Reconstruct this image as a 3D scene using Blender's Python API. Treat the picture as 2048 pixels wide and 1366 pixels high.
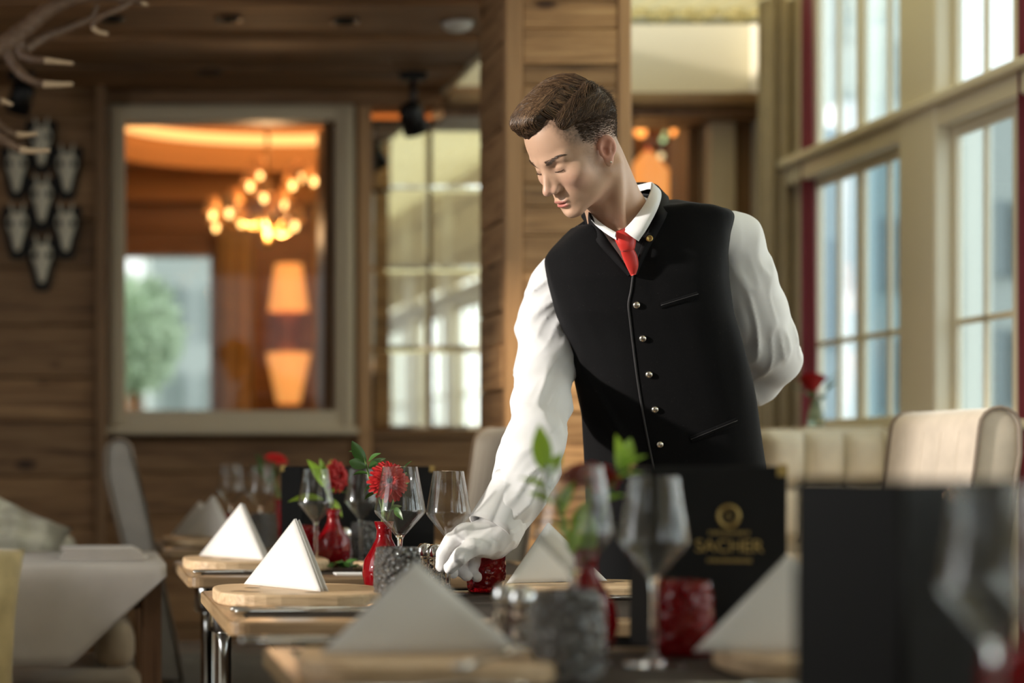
import bpy, bmesh, math, random
import numpy as np
from mathutils import Vector, Matrix
from mathutils.bvhtree import BVHTree

random.seed(7)
RNG = np.random.RandomState(7)
for o in list(bpy.data.objects):
    bpy.data.objects.remove(o, do_unlink=True)
SC = bpy.context.scene
COL = SC.collection

# ------------------------------------------------------------------ camera
FPX, VX, VY, CZ = 4000.0, 165.0, 920.0, 0.98      # focal length in pixels, vanishing point, eye height
def P(px, py, Y):
    """world point seen at pixel (px, py) of the 2048x1366 picture at distance Y"""
    return Vector(((px - VX) / FPX * Y, Y, CZ + (VY - py) / FPX * Y))
cam_d = bpy.data.cameras.new('camera')
cam = bpy.data.objects.new('camera', cam_d)
COL.objects.link(cam)
cam.location = (0, 0, CZ)
cam.rotation_euler = (math.pi / 2, 0, 0)
cam_d.sensor_width = 36
cam_d.lens = FPX * 36 / 2048
cam_d.shift_x = (1024 - VX) / 2048
cam_d.shift_y = (VY - 683) / 2048
cam_d.clip_start = 0.05
cam_d.dof.use_dof = True
cam_d.dof.focus_distance = 3.5
cam_d.dof.aperture_fstop = 2.1
SC.camera = cam

# ------------------------------------------------------------------ light
SC.view_settings.view_transform = 'Standard'
SC.view_settings.look = 'None'
SC.view_settings.gamma = 1
SC.view_settings.use_curve_mapping = False
SC.view_settings.exposure = 0.22
SC.cycles.transparent_max_bounces = 32
world = bpy.data.worlds.new('sky')
SC.world = world
world.use_nodes = True
bg = world.node_tree.nodes['Background']
bg.inputs['Color'].default_value = (0.90, 0.96, 1.0, 1)
bg.inputs['Strength'].default_value = 1.7

SUN_AZ = Vector((0.985, 0.172))          # horizontal travel direction of the sunlight
SUN_EL = math.radians(13)
sd = bpy.data.lights.new('sun', 'SUN')
sd.energy = 3.7
sd.angle = math.radians(2.5)
sd.color = (1.0, 0.93, 0.84)
sun = bpy.data.objects.new('sun', sd)
COL.objects.link(sun)
sdir = Vector((SUN_AZ.x * math.cos(SUN_EL), SUN_AZ.y * math.cos(SUN_EL), -math.sin(SUN_EL))).normalized()
sun.rotation_euler = sdir.to_track_quat('-Z', 'Y').to_euler()
sun.location = (-8, -6, 4)

def area(name, loc, direction, sx, sy, power, color):
    d = bpy.data.lights.new(name, 'AREA')
    d.shape = 'RECTANGLE'
    d.size, d.size_y = sx, sy
    d.energy = power
    d.color = color
    o = bpy.data.objects.new(name, d)
    COL.objects.link(o)
    o.location = loc
    o.rotation_euler = Vector(direction).to_track_quat('-Z', 'Y').to_euler()
    return o
# daylight arriving through the glazed sides of the conservatory
area('daylight_right', (2.75, 2.6, 1.95), (-1, 0, -0.12), 4.4, 1.7, 46, (0.97, 0.98, 0.96))
area('daylight_left', (-2.85, 3.0, 1.9), (1, 0, -0.1), 1.5, 1.6, 14, (1.0, 0.95, 0.88))

# ------------------------------------------------------------------ helpers
def setp(o, label=None, cat=None, group=None, kind=None):
    if label: o['label'] = label
    if cat: o['category'] = cat
    if group: o['group'] = group
    if kind: o['kind'] = kind
    return o

def thing(name, label, cat, loc=(0, 0, 0), rotz=0.0, group=None):
    o = bpy.data.objects.new(name, None)
    o.empty_display_size = 0.05
    COL.objects.link(o)
    o.location = loc
    o.rotation_euler = (0, 0, rotz)
    return setp(o, label, cat, group)

def put(name, me, mat=None, parent=None, loc=None, rot=None):
    o = bpy.data.objects.new(name, me)
    COL.objects.link(o)
    if mat is not None and not me.materials:
        me.materials.append(mat)
    if parent is not None:
        o.parent = parent
    if loc is not None: o.location = loc
    if rot is not None: o.rotation_euler = rot
    return o

def bm_mesh(name, bm, smooth=False):
    me = bpy.data.meshes.new(name)
    bm.normal_update()
    bm.to_mesh(me)
    bm.free()
    if smooth:
        me.polygons.foreach_set('use_smooth', [True] * len(me.polygons))
    return me

def pd_mesh(name, verts, faces, smooth=True):
    me = bpy.data.meshes.new(name)
    me.from_pydata([tuple(map(float, v)) for v in verts], [], [tuple(int(i) for i in f) for f in faces])
    me.update()
    if smooth:
        me.polygons.foreach_set('use_smooth', [True] * len(me.polygons))
    return me

def np_mesh(name, V, Q, smooth=True):
    me = bpy.data.meshes.new(name)
    n, m = len(V), len(Q)
    me.vertices.add(n)
    me.vertices.foreach_set('co', V.astype(np.float32).ravel())
    k = Q.shape[1]
    me.loops.add(m * k)
    me.loops.foreach_set('vertex_index', Q.astype(np.int32).ravel())
    me.polygons.add(m)
    me.polygons.foreach_set('loop_start', np.arange(0, m * k, k, dtype=np.int32))
    me.polygons.foreach_set('loop_total', np.full(m, k, dtype=np.int32))
    me.update(calc_edges=True)
    me.validate()
    if smooth:
        me.polygons.foreach_set('use_smooth', np.ones(len(me.polygons), dtype=bool))
    return me

def box_me(name, sx, sy, sz, bev=0.0, seg=1):
    """box centred on x and y and standing on z = 0"""
    bm = bmesh.new()
    bmesh.ops.create_cube(bm, size=1)
    for v in bm.verts:
        v.co = (v.co.x * sx, v.co.y * sy, (v.co.z + .5) * sz)
    if bev > 0:
        bmesh.ops.bevel(bm, geom=list(bm.edges), offset=bev, segments=seg, affect='EDGES', profile=.5)
    return bm_mesh(name, bm, smooth=seg > 1)

def bx(name, x0, x1, y0, y1, z0, z1, mat, parent=None, bev=0.004, seg=1):
    """box between world limits; parent must be unrotated"""
    me = box_me(name, x1 - x0, y1 - y0, z1 - z0, min(bev, .3 * min(x1 - x0, y1 - y0, z1 - z0)), seg)
    loc = Vector(((x0 + x1) / 2, (y0 + y1) / 2, z0))
    if parent is not None: loc -= parent.location
    return put(name, me, mat, parent, loc)

def struct(name, label=None, loc=(0, 0, 0)):
    o = bpy.data.objects.new(name, None)
    o.empty_display_size = .05
    COL.objects.link(o)
    o.location = loc
    o['kind'] = 'structure'
    if label: o['label'] = label
    return o

def lathe_me(name, prof, seg=32, smooth=True, squash=None):
    """prof: list of (r, z); closes on the axis where r = 0"""
    V, Fc, rings = [], [], []
    for r, z in prof:
        if r <= 1e-6:
            rings.append([len(V)]); V.append((0, 0, z))
        else:
            st = len(V)
            for i in range(seg):
                a = 2 * math.pi * i / seg
                V.append((r * math.cos(a), r * math.sin(a), z))
            rings.append(list(range(st, st + seg)))
    for a, b in zip(rings[:-1], rings[1:]):
        if len(a) == 1 and len(b) == 1: continue
        for i in range(seg):
            j = (i + 1) % seg
            if len(a) == 1: Fc.append((a[0], b[j], b[i]))
            elif len(b) == 1: Fc.append((a[i], a[j], b[0]))
            else: Fc.append((a[i], a[j], b[j], b[i]))
    me = pd_mesh(name, V, Fc, smooth)
    bm = bmesh.new(); bm.from_mesh(me)
    bmesh.ops.recalc_face_normals(bm, faces=bm.faces)
    bm.to_mesh(me); bm.free()
    return me

def catmull(pts, n=8, closed=False):
    pts = [np.array(p, float) for p in pts]
    m = len(pts)
    out = []
    rng = range(m if closed else m - 1)
    for i in rng:
        p0 = pts[(i - 1) % m] if (closed or i > 0) else 2 * pts[0] - pts[1]
        p1 = pts[i]; p2 = pts[(i + 1) % m]
        p3 = pts[(i + 2) % m] if (closed or i + 2 < m) else 2 * pts[-1] - pts[-2]
        for k in range(n):
            t = k / n
            out.append(.5 * (2 * p1 + (p2 - p0) * t + (2 * p0 - 5 * p1 + 4 * p2 - p3) * t * t + (3 * p1 - p0 - 3 * p2 + p3) * t ** 3))
    if not closed: out.append(pts[-1])
    return out

def tube_vf(path, radii, seg=8, cap=True, closed=False, flat=1.0):
    path = [Vector(p) for p in path]
    n = len(path)
    if not hasattr(radii, '__len__'): radii = [radii] * n
    V, Fc = [], []
    up = None
    for i, p in enumerate(path):
        if closed: t = path[(i + 1) % n] - path[i - 1]
        else: t = path[min(i + 1, n - 1)] - path[max(i - 1, 0)]
        if t.length < 1e-9: t = Vector((0, 0, 1))
        t.normalize()
        if up is None:
            up = Vector((0, 0, 1)) if abs(t.z) < .9 else Vector((1, 0, 0))
        a = up - t * up.dot(t)
        if a.length < 1e-6: a = t.orthogonal()
        a.normalize(); up = a
        b = t.cross(a)
        for k in range(seg):
            an = 2 * math.pi * k / seg
            V.append(p + (a * math.cos(an) * flat + b * math.sin(an)) * radii[i])
    for i in range(n if closed else n - 1):
        j = (i + 1) % n
        for k in range(seg):
            l = (k + 1) % seg
            Fc.append((i * seg + k, i * seg + l, j * seg + l, j * seg + k))
    if cap and not closed:
        Fc.append(tuple(range(seg - 1, -1, -1)))
        Fc.append(tuple((n - 1) * seg + k for k in range(seg)))
    return V, Fc

def tube_me(name, path, radii, seg=8, **kw):
    V, Fc = tube_vf(path, radii, seg, **kw)
    return pd_mesh(name, V, Fc)

def prism_me(name, poly, t, bev=0.0, seg=2, axis='z'):
    """flat outline (x, y) extruded by t along +z (or, axis='y', outline (x, z) extruded along +y)"""
    bm = bmesh.new()
    if axis == 'z': vs = [bm.verts.new((x, y, 0)) for x, y in poly]
    else: vs = [bm.verts.new((x, 0, y)) for x, y in poly]
    f = bm.faces.new(vs)
    r = bmesh.ops.extrude_face_region(bm, geom=[f])
    nv = [g for g in r['geom'] if isinstance(g, bmesh.types.BMVert)]
    bmesh.ops.translate(bm, verts=nv, vec=(0, 0, t) if axis == 'z' else (0, t, 0))
    bmesh.ops.recalc_face_normals(bm, faces=bm.faces)
    if bev > 0:
        es = [e for e in bm.edges if len(e.link_faces) == 2 and e.calc_face_angle(0) > .6]
        bmesh.ops.bevel(bm, geom=es, offset=bev, segments=seg, affect='EDGES', profile=.5)
    return bm_mesh(name, bm, smooth=False)

def rounded_rect(sx, sy, r, n=6):
    out = []
    for cx, cy, a0 in ((sx / 2 - r, sy / 2 - r, 0), (-sx / 2 + r, sy / 2 - r, 90), (-sx / 2 + r, -sy / 2 + r, 180), (sx / 2 - r, -sy / 2 + r, 270)):
        for k in range(n + 1):
            a = math.radians(a0 + 90 * k / n)
            out.append((cx + r * math.cos(a), cy + r * math.sin(a)))
    return out

def auto_smooth(o, ang=40):
    me = o.data
    me.polygons.foreach_set('use_smooth', [True] * len(me.polygons))
    bm = bmesh.new(); bm.from_mesh(me)
    for e in bm.edges:
        e.smooth = e.calc_face_angle(0) < math.radians(ang)
    bm.to_mesh(me); bm.free()
    return o

def copy_tree(o, parent=None):
    c = o.copy()
    COL.objects.link(c)
    c.parent = parent
    for ch in list(o.children):
        copy_tree(ch, c)
    return c

# ------------------------------------------------------------------ materials
MATS = {}
def pbsdf(name, color, rough=.5, metal=0.0, **kw):
    if name in MATS: return MATS[name]
    m = bpy.data.materials.new(name)
    m.use_nodes = True
    b = m.node_tree.nodes['Principled BSDF']
    b.inputs['Base Color'].default_value = (*color, 1)
    b.inputs['Roughness'].default_value = rough
    b.inputs['Metallic'].default_value = metal
    for k, v in kw.items():
        b.inputs[k.replace('_', ' ')].default_value = v
    MATS[name] = m
    return m

class N:
    """little node-tree writer"""
    def __init__(s, m):
        s.t = m.node_tree; s.b = s.t.nodes['Principled BSDF']
    def n(s, kind, **kw):
        x = s.t.nodes.new(kind)
        for k, v in kw.items(): setattr(x, k, v)
        return x
    def l(s, a, b): s.t.links.new(a, b)
    def ramp(s, fac, stops):
        r = s.n('ShaderNodeValToRGB')
        e = r.color_ramp.elements
        e[0].position, e[0].color = stops[0][0], (*stops[0][1], 1)
        e[1].position, e[1].color = stops[-1][0], (*stops[-1][1], 1)
        for p, c in stops[1:-1]:
            q = e.new(p); q.color = (*c, 1)
        s.l(fac, r.inputs['Fac'])
        return r.outputs['Color']
    def math(s, op, a, b=None):
        x = s.n('ShaderNodeMath', operation=op)
        for i, v in enumerate((a, b)):
            if v is None: continue
            if isinstance(v, (int, float)): x.inputs[i].default_value = v
            else: s.l(v, x.inputs[i])
        return x.outputs[0]
    def mix(s, fac, a, b, kind='MIX'):
        x = s.n('ShaderNodeMix', data_type='RGBA', blend_type=kind)
        for nm, v in (('Factor', fac), ('A', a), ('B', b)):
            sock = [i for i in x.inputs if i.name == nm and (i.type == 'RGBA' if nm != 'Factor' else i.type == 'VALUE')][0]
            if isinstance(v, (int, float)): sock.default_value = v
            elif isinstance(v, tuple): sock.default_value = (*v, 1)
            else: s.l(v, sock)
        return [o for o in x.outputs if o.type == 'RGBA'][0]
    def bump(s, h, strength=.3, dist=.002):
        x = s.n('ShaderNodeBump')
        x.inputs['Strength'].default_value = strength
        x.inputs['Distance'].default_value = dist
        s.l(h, x.inputs['Height'])
        s.l(x.outputs[0], s.b.inputs['Normal'])

def wood(name, dark, mid, light, grain='x', rough=.55, knots=True, scale=1.0, var=.35):
    if name in MATS: return MATS[name]
    m = pbsdf(name, mid, rough)
    w = N(m)
    tc = w.n('ShaderNodeTexCoord'); oi = w.n('ShaderNodeObjectInfo')
    add = w.n('ShaderNodeVectorMath', operation='ADD')
    rv = w.n('ShaderNodeCombineXYZ')
    for i, k in enumerate((37.0, 53.0, 71.0)):
        w.l(w.math('MULTIPLY', oi.outputs['Random'], k), rv.inputs[i])
    w.l(tc.outputs['Object'], add.inputs[0]); w.l(rv.outputs[0], add.inputs[1])
    mp = w.n('ShaderNodeMapping')
    lo, hi = 1.1 * scale, 16 * scale
    mp.inputs['Scale'].default_value = {'x': (lo, hi, hi), 'y': (hi, lo, hi), 'z': (hi, hi, lo)}[grain]
    w.l(add.outputs[0], mp.inputs['Vector'])
    n1 = w.n('ShaderNodeTexNoise'); n1.inputs['Scale'].default_value = 2.2; n1.inputs['Detail'].default_value = 6; n1.inputs['Distortion'].default_value = .6
    w.l(mp.outputs[0], n1.inputs['Vector'])
    n2 = w.n('ShaderNodeTexNoise'); n2.inputs['Scale'].default_value = 9; n2.inputs['Detail'].default_value = 4
    w.l(mp.outputs[0], n2.inputs['Vector'])
    f = w.math('ADD', w.math('MULTIPLY', n1.outputs['Fac'], .72), w.math('MULTIPLY', n2.outputs['Fac'], .28))
    c = w.ramp(f, [(.30, dark), (.5, mid), (.70, light)])
    hv = w.math('ADD', w.math('MULTIPLY', oi.outputs['Random'], var), 1 - var * .6)
    g = w.n('ShaderNodeCombineColor')
    for i in range(3): w.l(hv, g.inputs[i])
    c = w.mix(1.0, c, g.outputs[0], 'MULTIPLY')
    if knots:
        mk = w.n('ShaderNodeMapping')
        s0, s1 = 2.6 * scale, 5.2 * scale
        mk.inputs['Scale'].default_value = {'x': (s0, s1, s1), 'y': (s1, s0, s1), 'z': (s1, s1, s0)}[grain]
        w.l(add.outputs[0], mk.inputs['Vector'])
        vo = w.n('ShaderNodeTexVoronoi'); vo.inputs['Scale'].default_value = 1.0
        w.l(mk.outputs[0], vo.inputs['Vector'])
        k = w.ramp(vo.outputs['Distance'], [(.0, (0.08, 0.05, 0.04)), (.07, (.25, .18, .14)), (.13, (1, 1, 1))])
        c = w.mix(1.0, c, k, 'MULTIPLY')
    w.l(c, w.b.inputs['Base Color'])
    w.bump(f, .25, .002)
    return m

M_WALLWOOD = wood('old_larch_boards', (.11, .052, .020), (.29, .155, .068), (.44, .26, .125), 'x', .6, var=.5)
M_CEILWOOD = wood('dark_ceiling_boards', (.10, .048, .019), (.26, .135, .058), (.40, .22, .105), 'x', .6, var=.5)
M_PILLAR = wood('reclaimed_pine', (.11, .05, .02), (.42, .23, .10), (.60, .37, .18), 'x', .5, var=.55, scale=1.2)
M_PILSIDE = wood('rough_sawn_pine', (.17, .085, .04), (.42, .24, .115), (.58, .36, .19), 'y', .6, var=.45, scale=1.2)
M_TRIMWOOD = wood('honey_pine_trim', (.34, .19, .09), (.46, .26, .12), (.52, .30, .145), 'z', .45, knots=False, var=.12)
M_BROWNTRIM = wood('brown_pine_trim', (.15, .08, .035), (.23, .125, .055), (.28, .16, .075), 'z', .5, knots=False, var=.2)
M_BEAM = wood('brown_beam', (.14, .075, .03), (.26, .145, .065), (.33, .2, .09), 'x', .5, knots=False, var=.2)
M_TABLE = wood('oak_table_edge', (.14, .085, .045), (.27, .178, .098), (.39, .265, .15), 'x', .32, knots=False, scale=1.6, var=.15)
M_TABLEY = wood('oak_table_edge_side', (.17, .10, .048), (.32, .20, .10), (.45, .30, .155), 'y', .32, knots=False, scale=1.6, var=.15)
M_BOARD = wood('light_serving_board', (.42, .27, .15), (.66, .46, .27), (.76, .57, .36), 'x', .5, knots=True, scale=3.0, var=.15)
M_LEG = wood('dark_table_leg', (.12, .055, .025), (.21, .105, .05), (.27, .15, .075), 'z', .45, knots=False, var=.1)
M_FLOOR = wood('dark_floor_boards', (.035, .022, .014), (.075, .05, .032), (.11, .075, .05), 'y', .4)
M_INLAY = pbsdf('dark_table_inlay', (.045, .034, .027), .62, Specular_IOR_Level=.2)
M_CREAMFRAME = pbsdf('cream_painted_frame', (.62, .52, .37), .45)
M_WINFRAME = pbsdf('ivory_window_paint', (.80, .73, .57), .4)
M_CREAMWALL = pbsdf('cream_plaster', (.72, .66, .47), .8)
M_PLASTER = pbsdf('pale_plaster', (.66, .62, .54), .85)
M_BLACKM = pbsdf('black_metal', (.012, .012, .013), .4, .3)
M_CHROME = pbsdf('chrome', (.82, .82, .82), .12, 1.0)
M_STEEL = pbsdf('polished_cutlery', (.78, .77, .75), .16, 1.0)
M_GOLD = pbsdf('gold_foil', (.62, .44, .16), .35, .85)
M_RED = pbsdf('red_curtain', (.16, .008, .020), .85, Sheen_Weight=.4)
M_BONE = pbsdf('bleached_bone', (.85, .78, .62), .6)
M_PLAQUE = pbsdf('black_plaque', (.008, .006, .005), .6)
M_SILVER = pbsdf('silver_button', (.75, .70, .62), .25, 1.0)

def fabric(name, col, rough=.85, sheen=.3, bscale=900, bstr=.15, var=.08):
    if name in MATS: return MATS[name]
    m = pbsdf(name, col, rough, Sheen_Weight=sheen)
    w = N(m)
    tc = w.n('ShaderNodeTexCoord')
    no = w.n('ShaderNodeTexNoise'); no.inputs['Scale'].default_value = 14; no.inputs['Detail'].default_value = 5
    w.l(tc.outputs['Object'], no.inputs['Vector'])
    a = tuple(max(0, c * (1 - var * 2)) for c in col); b = tuple(min(1, c * (1 + var)) for c in col)
    w.l(w.ramp(no.outputs['Fac'], [(.3, a), (.7, b)]), w.b.inputs['Base Color'])
    n2 = w.n('ShaderNodeTexNoise'); n2.inputs['Scale'].default_value = bscale; n2.inputs['Detail'].default_value = 1
    w.l(tc.outputs['Object'], n2.inputs['Vector'])
    w.bump(n2.outputs['Fac'], bstr, .0006)
    return m
M_LINEN = fabric('white_linen', (.79, .765, .735), .9, .2, var=.02)
M_NAPKIN_EDGE = M_LINEN
M_CLOTH = fabric('pale_tablecloth', (.66, .60, .55), .9, .2, var=.03)
M_BEIGE = fabric('beige_velvet', (.62, .53, .43), .75, .5, var=.08)
M_SOFA = fabric('pale_sofa_fabric', (.84, .77, .65), .8, .4, var=.05)
M_GREYCHAIR = fabric('grey_chair_fabric', (.33, .30, .27), .8, .4, var=.06)
M_TAUPE = fabric('taupe_chair_fabric', (.22, .195, .165), .8, .4, var=.06)
M_SEAT = fabric('tan_seat_fabric', (.46, .36, .25), .8, .3, var=.08)
M_YELLOW = fabric('mustard_cushion', (.60, .47, .22), .8, .4, 60, .6, var=.12)
M_CREAMCUSH = fabric('cream_cushion', (.66, .63, .50), .9, .3, 40, .5, var=.12)
M_BEIGECURT = fabric('taupe_curtain', (.44, .36, .25), .9, .3, var=.05)
M_ROOFCLOTH = fabric('cream_roof_cloth', (.80, .74, .48), .9, .2, var=.04)
_t = M_ROOFCLOTH.node_tree
_tr = _t.nodes.new('ShaderNodeBsdfTranslucent'); _tr.inputs['Color'].default_value = (.80, .72, .42, 1)
_mx = _t.nodes.new('ShaderNodeMixShader'); _mx.inputs[0].default_value = .55
_t.links.new(_t.nodes['Principled BSDF'].outputs[0], _mx.inputs[1]); _t.links.new(_tr.outputs[0], _mx.inputs[2])
_t.links.new(_mx.outputs[0], _t.nodes['Material Output'].inputs['Surface'])
M_ROLLER = fabric('beige_blind', (.66, .56, .40), .9, .2, var=.04)
M_PIPING = pbsdf('chair_piping', (.22, .17, .13), .7)

def glass(name, col=(1, 1, 1), rough=0.0, bump=None, ior=1.48, trans=1.0):
    m = pbsdf(name, col, rough)
    b = m.node_tree.nodes['Principled BSDF']
    b.inputs['Transmission Weight'].default_value = trans
    b.inputs['IOR'].default_value = ior
    if bump:
        w = N(m)
        tc = w.n('ShaderNodeTexCoord')
        vo = w.n('ShaderNodeTexVoronoi'); vo.inputs['Scale'].default_value = bump[0]
        w.l(tc.outputs['Object'], vo.inputs['Vector'])
        w.bump(vo.outputs['Distance'], bump[1], bump[2])
    return m
M_GLASS = glass('clear_crystal', (1, 1, 1), 0, ior=1.5)
M_GREYGLASS = glass('smoke_grey_glass', (.40, .39, .38), .05, (110, 1.0, .008), trans=.85)
M_REDGLASS = glass('ruby_glass', (.52, .005, .014), .03, (80, .6, .005), trans=.75)
M_REDVASE = glass('ruby_vase_glass', (.36, .003, .009), .02, trans=.55)
M_SHAKER = glass('cut_crystal', (.95, .95, .95), .0, (120, .5, .003))

def pane_mat(name, tint, refl=.04, power=5):
    m = bpy.data.materials.new(name); m.use_nodes = True
    t = m.node_tree; t.nodes.clear()
    o = t.nodes.new('ShaderNodeOutputMaterial'); mx = t.nodes.new('ShaderNodeMixShader')
    tr = t.nodes.new('ShaderNodeBsdfTransparent'); gl = t.nodes.new('ShaderNodeBsdfGlossy'); fr = t.nodes.new('ShaderNodeLayerWeight'); fr.inputs['Blend'].default_value = .5
    tr.inputs['Color'].default_value = (*tint, 1)
    gl.inputs['Roughness'].default_value = .02
    pw = t.nodes.new('ShaderNodeMath'); pw.operation = 'POWER'; pw.inputs[1].default_value = power
    ma = t.nodes.new('ShaderNodeMath'); ma.operation = 'MULTIPLY_ADD'; ma.inputs[1].default_value = .9; ma.inputs[2].default_value = refl
    t.links.new(fr.outputs['Facing'], pw.inputs[0]); t.links.new(pw.outputs[0], ma.inputs[0])
    t.links.new(ma.outputs[0], mx.inputs[0]); t.links.new(tr.outputs[0], mx.inputs[1]); t.links.new(gl.outputs[0], mx.inputs[2])
    t.links.new(mx.outputs[0], o.inputs['Surface'])
    return m
M_PANE = pane_mat('window_glass', (.93, .97, .97))
M_PANE2 = pane_mat('inner_window_glass', (.95, .95, .93), .012)
M_THIN = pane_mat('thin_crystal_bowl', (.975, .975, .97), .048, 3.6)
M_MIRROR = pbsdf('mirror_glass', (.95, .96, .91), .015, 1.0)

def emit(name, col, st):
    m = bpy.data.materials.new(name); m.use_nodes = True
    b = m.node_tree.nodes['Principled BSDF']
    b.inputs['Base Color'].default_value = (*col, 1)
    b.inputs['Emission Color'].default_value = (*col, 1)
    b.inputs['Emission Strength'].default_value = st
    return m
M_BULB = emit('warm_bulb', (1.0, .58, .20), 4.5)
M_SHADE = emit('lit_lamp_shade', (1.0, .44, .12), .62)
M_CSHADE = emit('candle_shade', (.85, .40, .12), .16)
M_COVE = emit('cove_light_strip', (1.0, .55, .20), 1.2)
M_LEAF = pbsdf('glossy_leaf', (.055, .14, .028), .35)
M_LEAF2 = pbsdf('bright_leaf', (.26, .48, .06), .4)
_t = M_LEAF2.node_tree
_tr = _t.nodes.new('ShaderNodeBsdfTranslucent'); _tr.inputs['Color'].default_value = (.42, .62, .06, 1)
_mx = _t.nodes.new('ShaderNodeMixShader'); _mx.inputs[0].default_value = .45
_t.links.new(_t.nodes['Principled BSDF'].outputs[0], _mx.inputs[1]); _t.links.new(_tr.outputs[0], _mx.inputs[2])
_t.links.new(_mx.outputs[0], _t.nodes['Material Output'].inputs['Surface'])
M_STEM = pbsdf('green_stem', (.12, .20, .05), .5)
M_PETAL = pbsdf('red_petal', (.50, .006, .008), .55)
M_PETALD = pbsdf('deep_red_petal', (.45, .006, .012), .5)
M_DISC = pbsdf('flower_eye', (.05, .015, .01), .8)
M_MENU = fabric('black_menu_cover', (.009, .009, .0095), .6, .0, 400, .1, var=.1)
M_MENU.node_tree.nodes['Principled BSDF'].inputs['Specular IOR Level'].default_value = .25
M_MENUGLOSS = pbsdf('dark_menu_board', (.0055, .0045, .0035), .5, Specular_IOR_Level=.2)
# ================================================================== the room
YB = 7.40                                   # face of the rear wall
def zy(py, Y=YB): return CZ + (VY - py) / FPX * Y
def xp(px, Y=YB): return (px - VX) / FPX * Y

fl = struct('floor', 'dark boarded floor under the tables')
k = 0
for i in range(38):
    x0 = -2.7 + i * .16
    bx('plank', x0, x0 + .156, -2.7, 12.2, -.03, 0, M_FLOOR, fl, .003)
bx('subfloor', -2.8, 3.4, -2.8, 12.3, -.08, -.03, M_FLOOR, fl)

# ---- rear wall, left section of wide old boards with the hunting trophies
wb = struct('wall_back', 'rear wall of horizontal old larch boards')
z = 0.0
hs = [.19, .165, .21, .17, .185, .2, .16, .19, .21, .175, .19, .2, .17]
i = 0
while z < 2.34:
    h = hs[i % len(hs)]; i += 1
    z1 = min(z + h, 2.36)
    j = .35 * math.sin(i * 2.7)
    bx('plank', -2.6, -1.0 + j, 7.27 + .006 * (i % 3), 7.5, z + .002, z1 - .002, M_WALLWOOD, wb, .004)
    bx('plank', -1.0 + j + .003, xp(191, 7.27), 7.27 + .006 * ((i + 1) % 3), 7.5, z + .002, z1 - .002, M_WALLWOOD, wb, .004)
    z = z1
bx('backing', -2.6, xp(191, 7.27), 7.30, 7.55, 0, 2.36, M_BLACKM, wb)
# below the inner window and the mirror
z = 0.0; i = 0
for h in (.20, .17, .19, .21, .165, .125):
    i += 1
    bx('plank', xp(212), 1.75, YB + .001 * (i % 2), 7.55, z + .002, z + h - .002, M_WALLWOOD, wb, .004)
    z += h
bx('plank', xp(212), 1.9, YB - .02, 7.55, z + .002, zy(860), M_WALLWOOD, wb, .004)
bx('plank', xp(191, 7.25), 2.0, YB - .02, 7.55, zy(214), 2.36, M_CEILWOOD, wb, .004)
# behind the pillar
z = 0.0; i = 0
while z < 2.3:
    h = hs[(i + 3) % len(hs)]; i += 1
    bx('plank', 1.55, xp(1250), YB, 7.55, z + .002, min(z + h, 2.36) - .002, M_WALLWOOD, wb, .004)
    z += h
bx('backing', 1.52, 1.9, 7.45, 7.56, 0, 2.36, M_BLACKM, wb)
# cream upper wall above the beam, right of the boarded ceiling
bx('cream_panel', 1.30, 2.56, YB, 7.6, 2.30, 3.2, M_CREAMWALL, wb, .002)
# right of the second inner window
bx('panel', xp(1462), 2.60, YB - .02, 7.55, 0, 2.34, M_BROWNTRIM, wb, .004)
bx('plank', xp(1240), xp(1470), YB - .02, 7.56, 0, 1.08, M_WALLWOOD, wb, .004)

t1 = struct('trim_1', 'upright pine corner board beside the inner window')
bx('board', xp(191, 7.24), xp(213, 7.24), 7.24, 7.56, 0, 2.345, M_BROWNTRIM, t1)
t2 = struct('trim_2', 'upright pine board between inner window and mirror')
bx('board', xp(713), xp(740), YB - .045, 7.56, 0, zy(214), M_TRIMWOOD, t2)
bx('edge_board', xp(704), xp(713), YB - .02, 7.56, 0, zy(214), M_LEG, t2)
t3 = struct('trim_3', 'brown timber beam across the cream rear wall')
bx('beam', 1.30, xp(1556, 7.12), 7.12, 7.45, zy(208, 7.12), zy(184, 7.12), M_BEAM, t3, .006)
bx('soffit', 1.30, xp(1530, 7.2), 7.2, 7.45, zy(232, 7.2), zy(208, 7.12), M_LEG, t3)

# ---- boarded ceiling
ce = struct('ceiling', 'dark boarded wooden ceiling above the rear of the room')
y = 4.6; i = 0
while y < 7.5:
    w_ = (.17, .15, .185, .16)[i % 4]; i += 1
    bx('plank', -2.6, 1.325, y + .002, y + w_ - .002, 2.33 + .007 * (i % 3), 2.40, M_CEILWOOD, ce, .004)
    y += w_
bx('deck', -2.6, 1.33, 4.6, 7.6, 2.40, 2.47, M_CEILWOOD, ce)
bx('fascia', 1.325, 1.345, 4.55, 7.42, 2.325, 2.66, M_CREAMWALL, ce)
bx('end_fascia', -2.6, 1.33, 4.56, 4.6, 2.32, 3.05, M_PLASTER, ce)
bx('roof_slab', -2.9, 1.34, -2.9, 4.6, 3.0, 3.1, M_PLASTER, ce)

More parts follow.
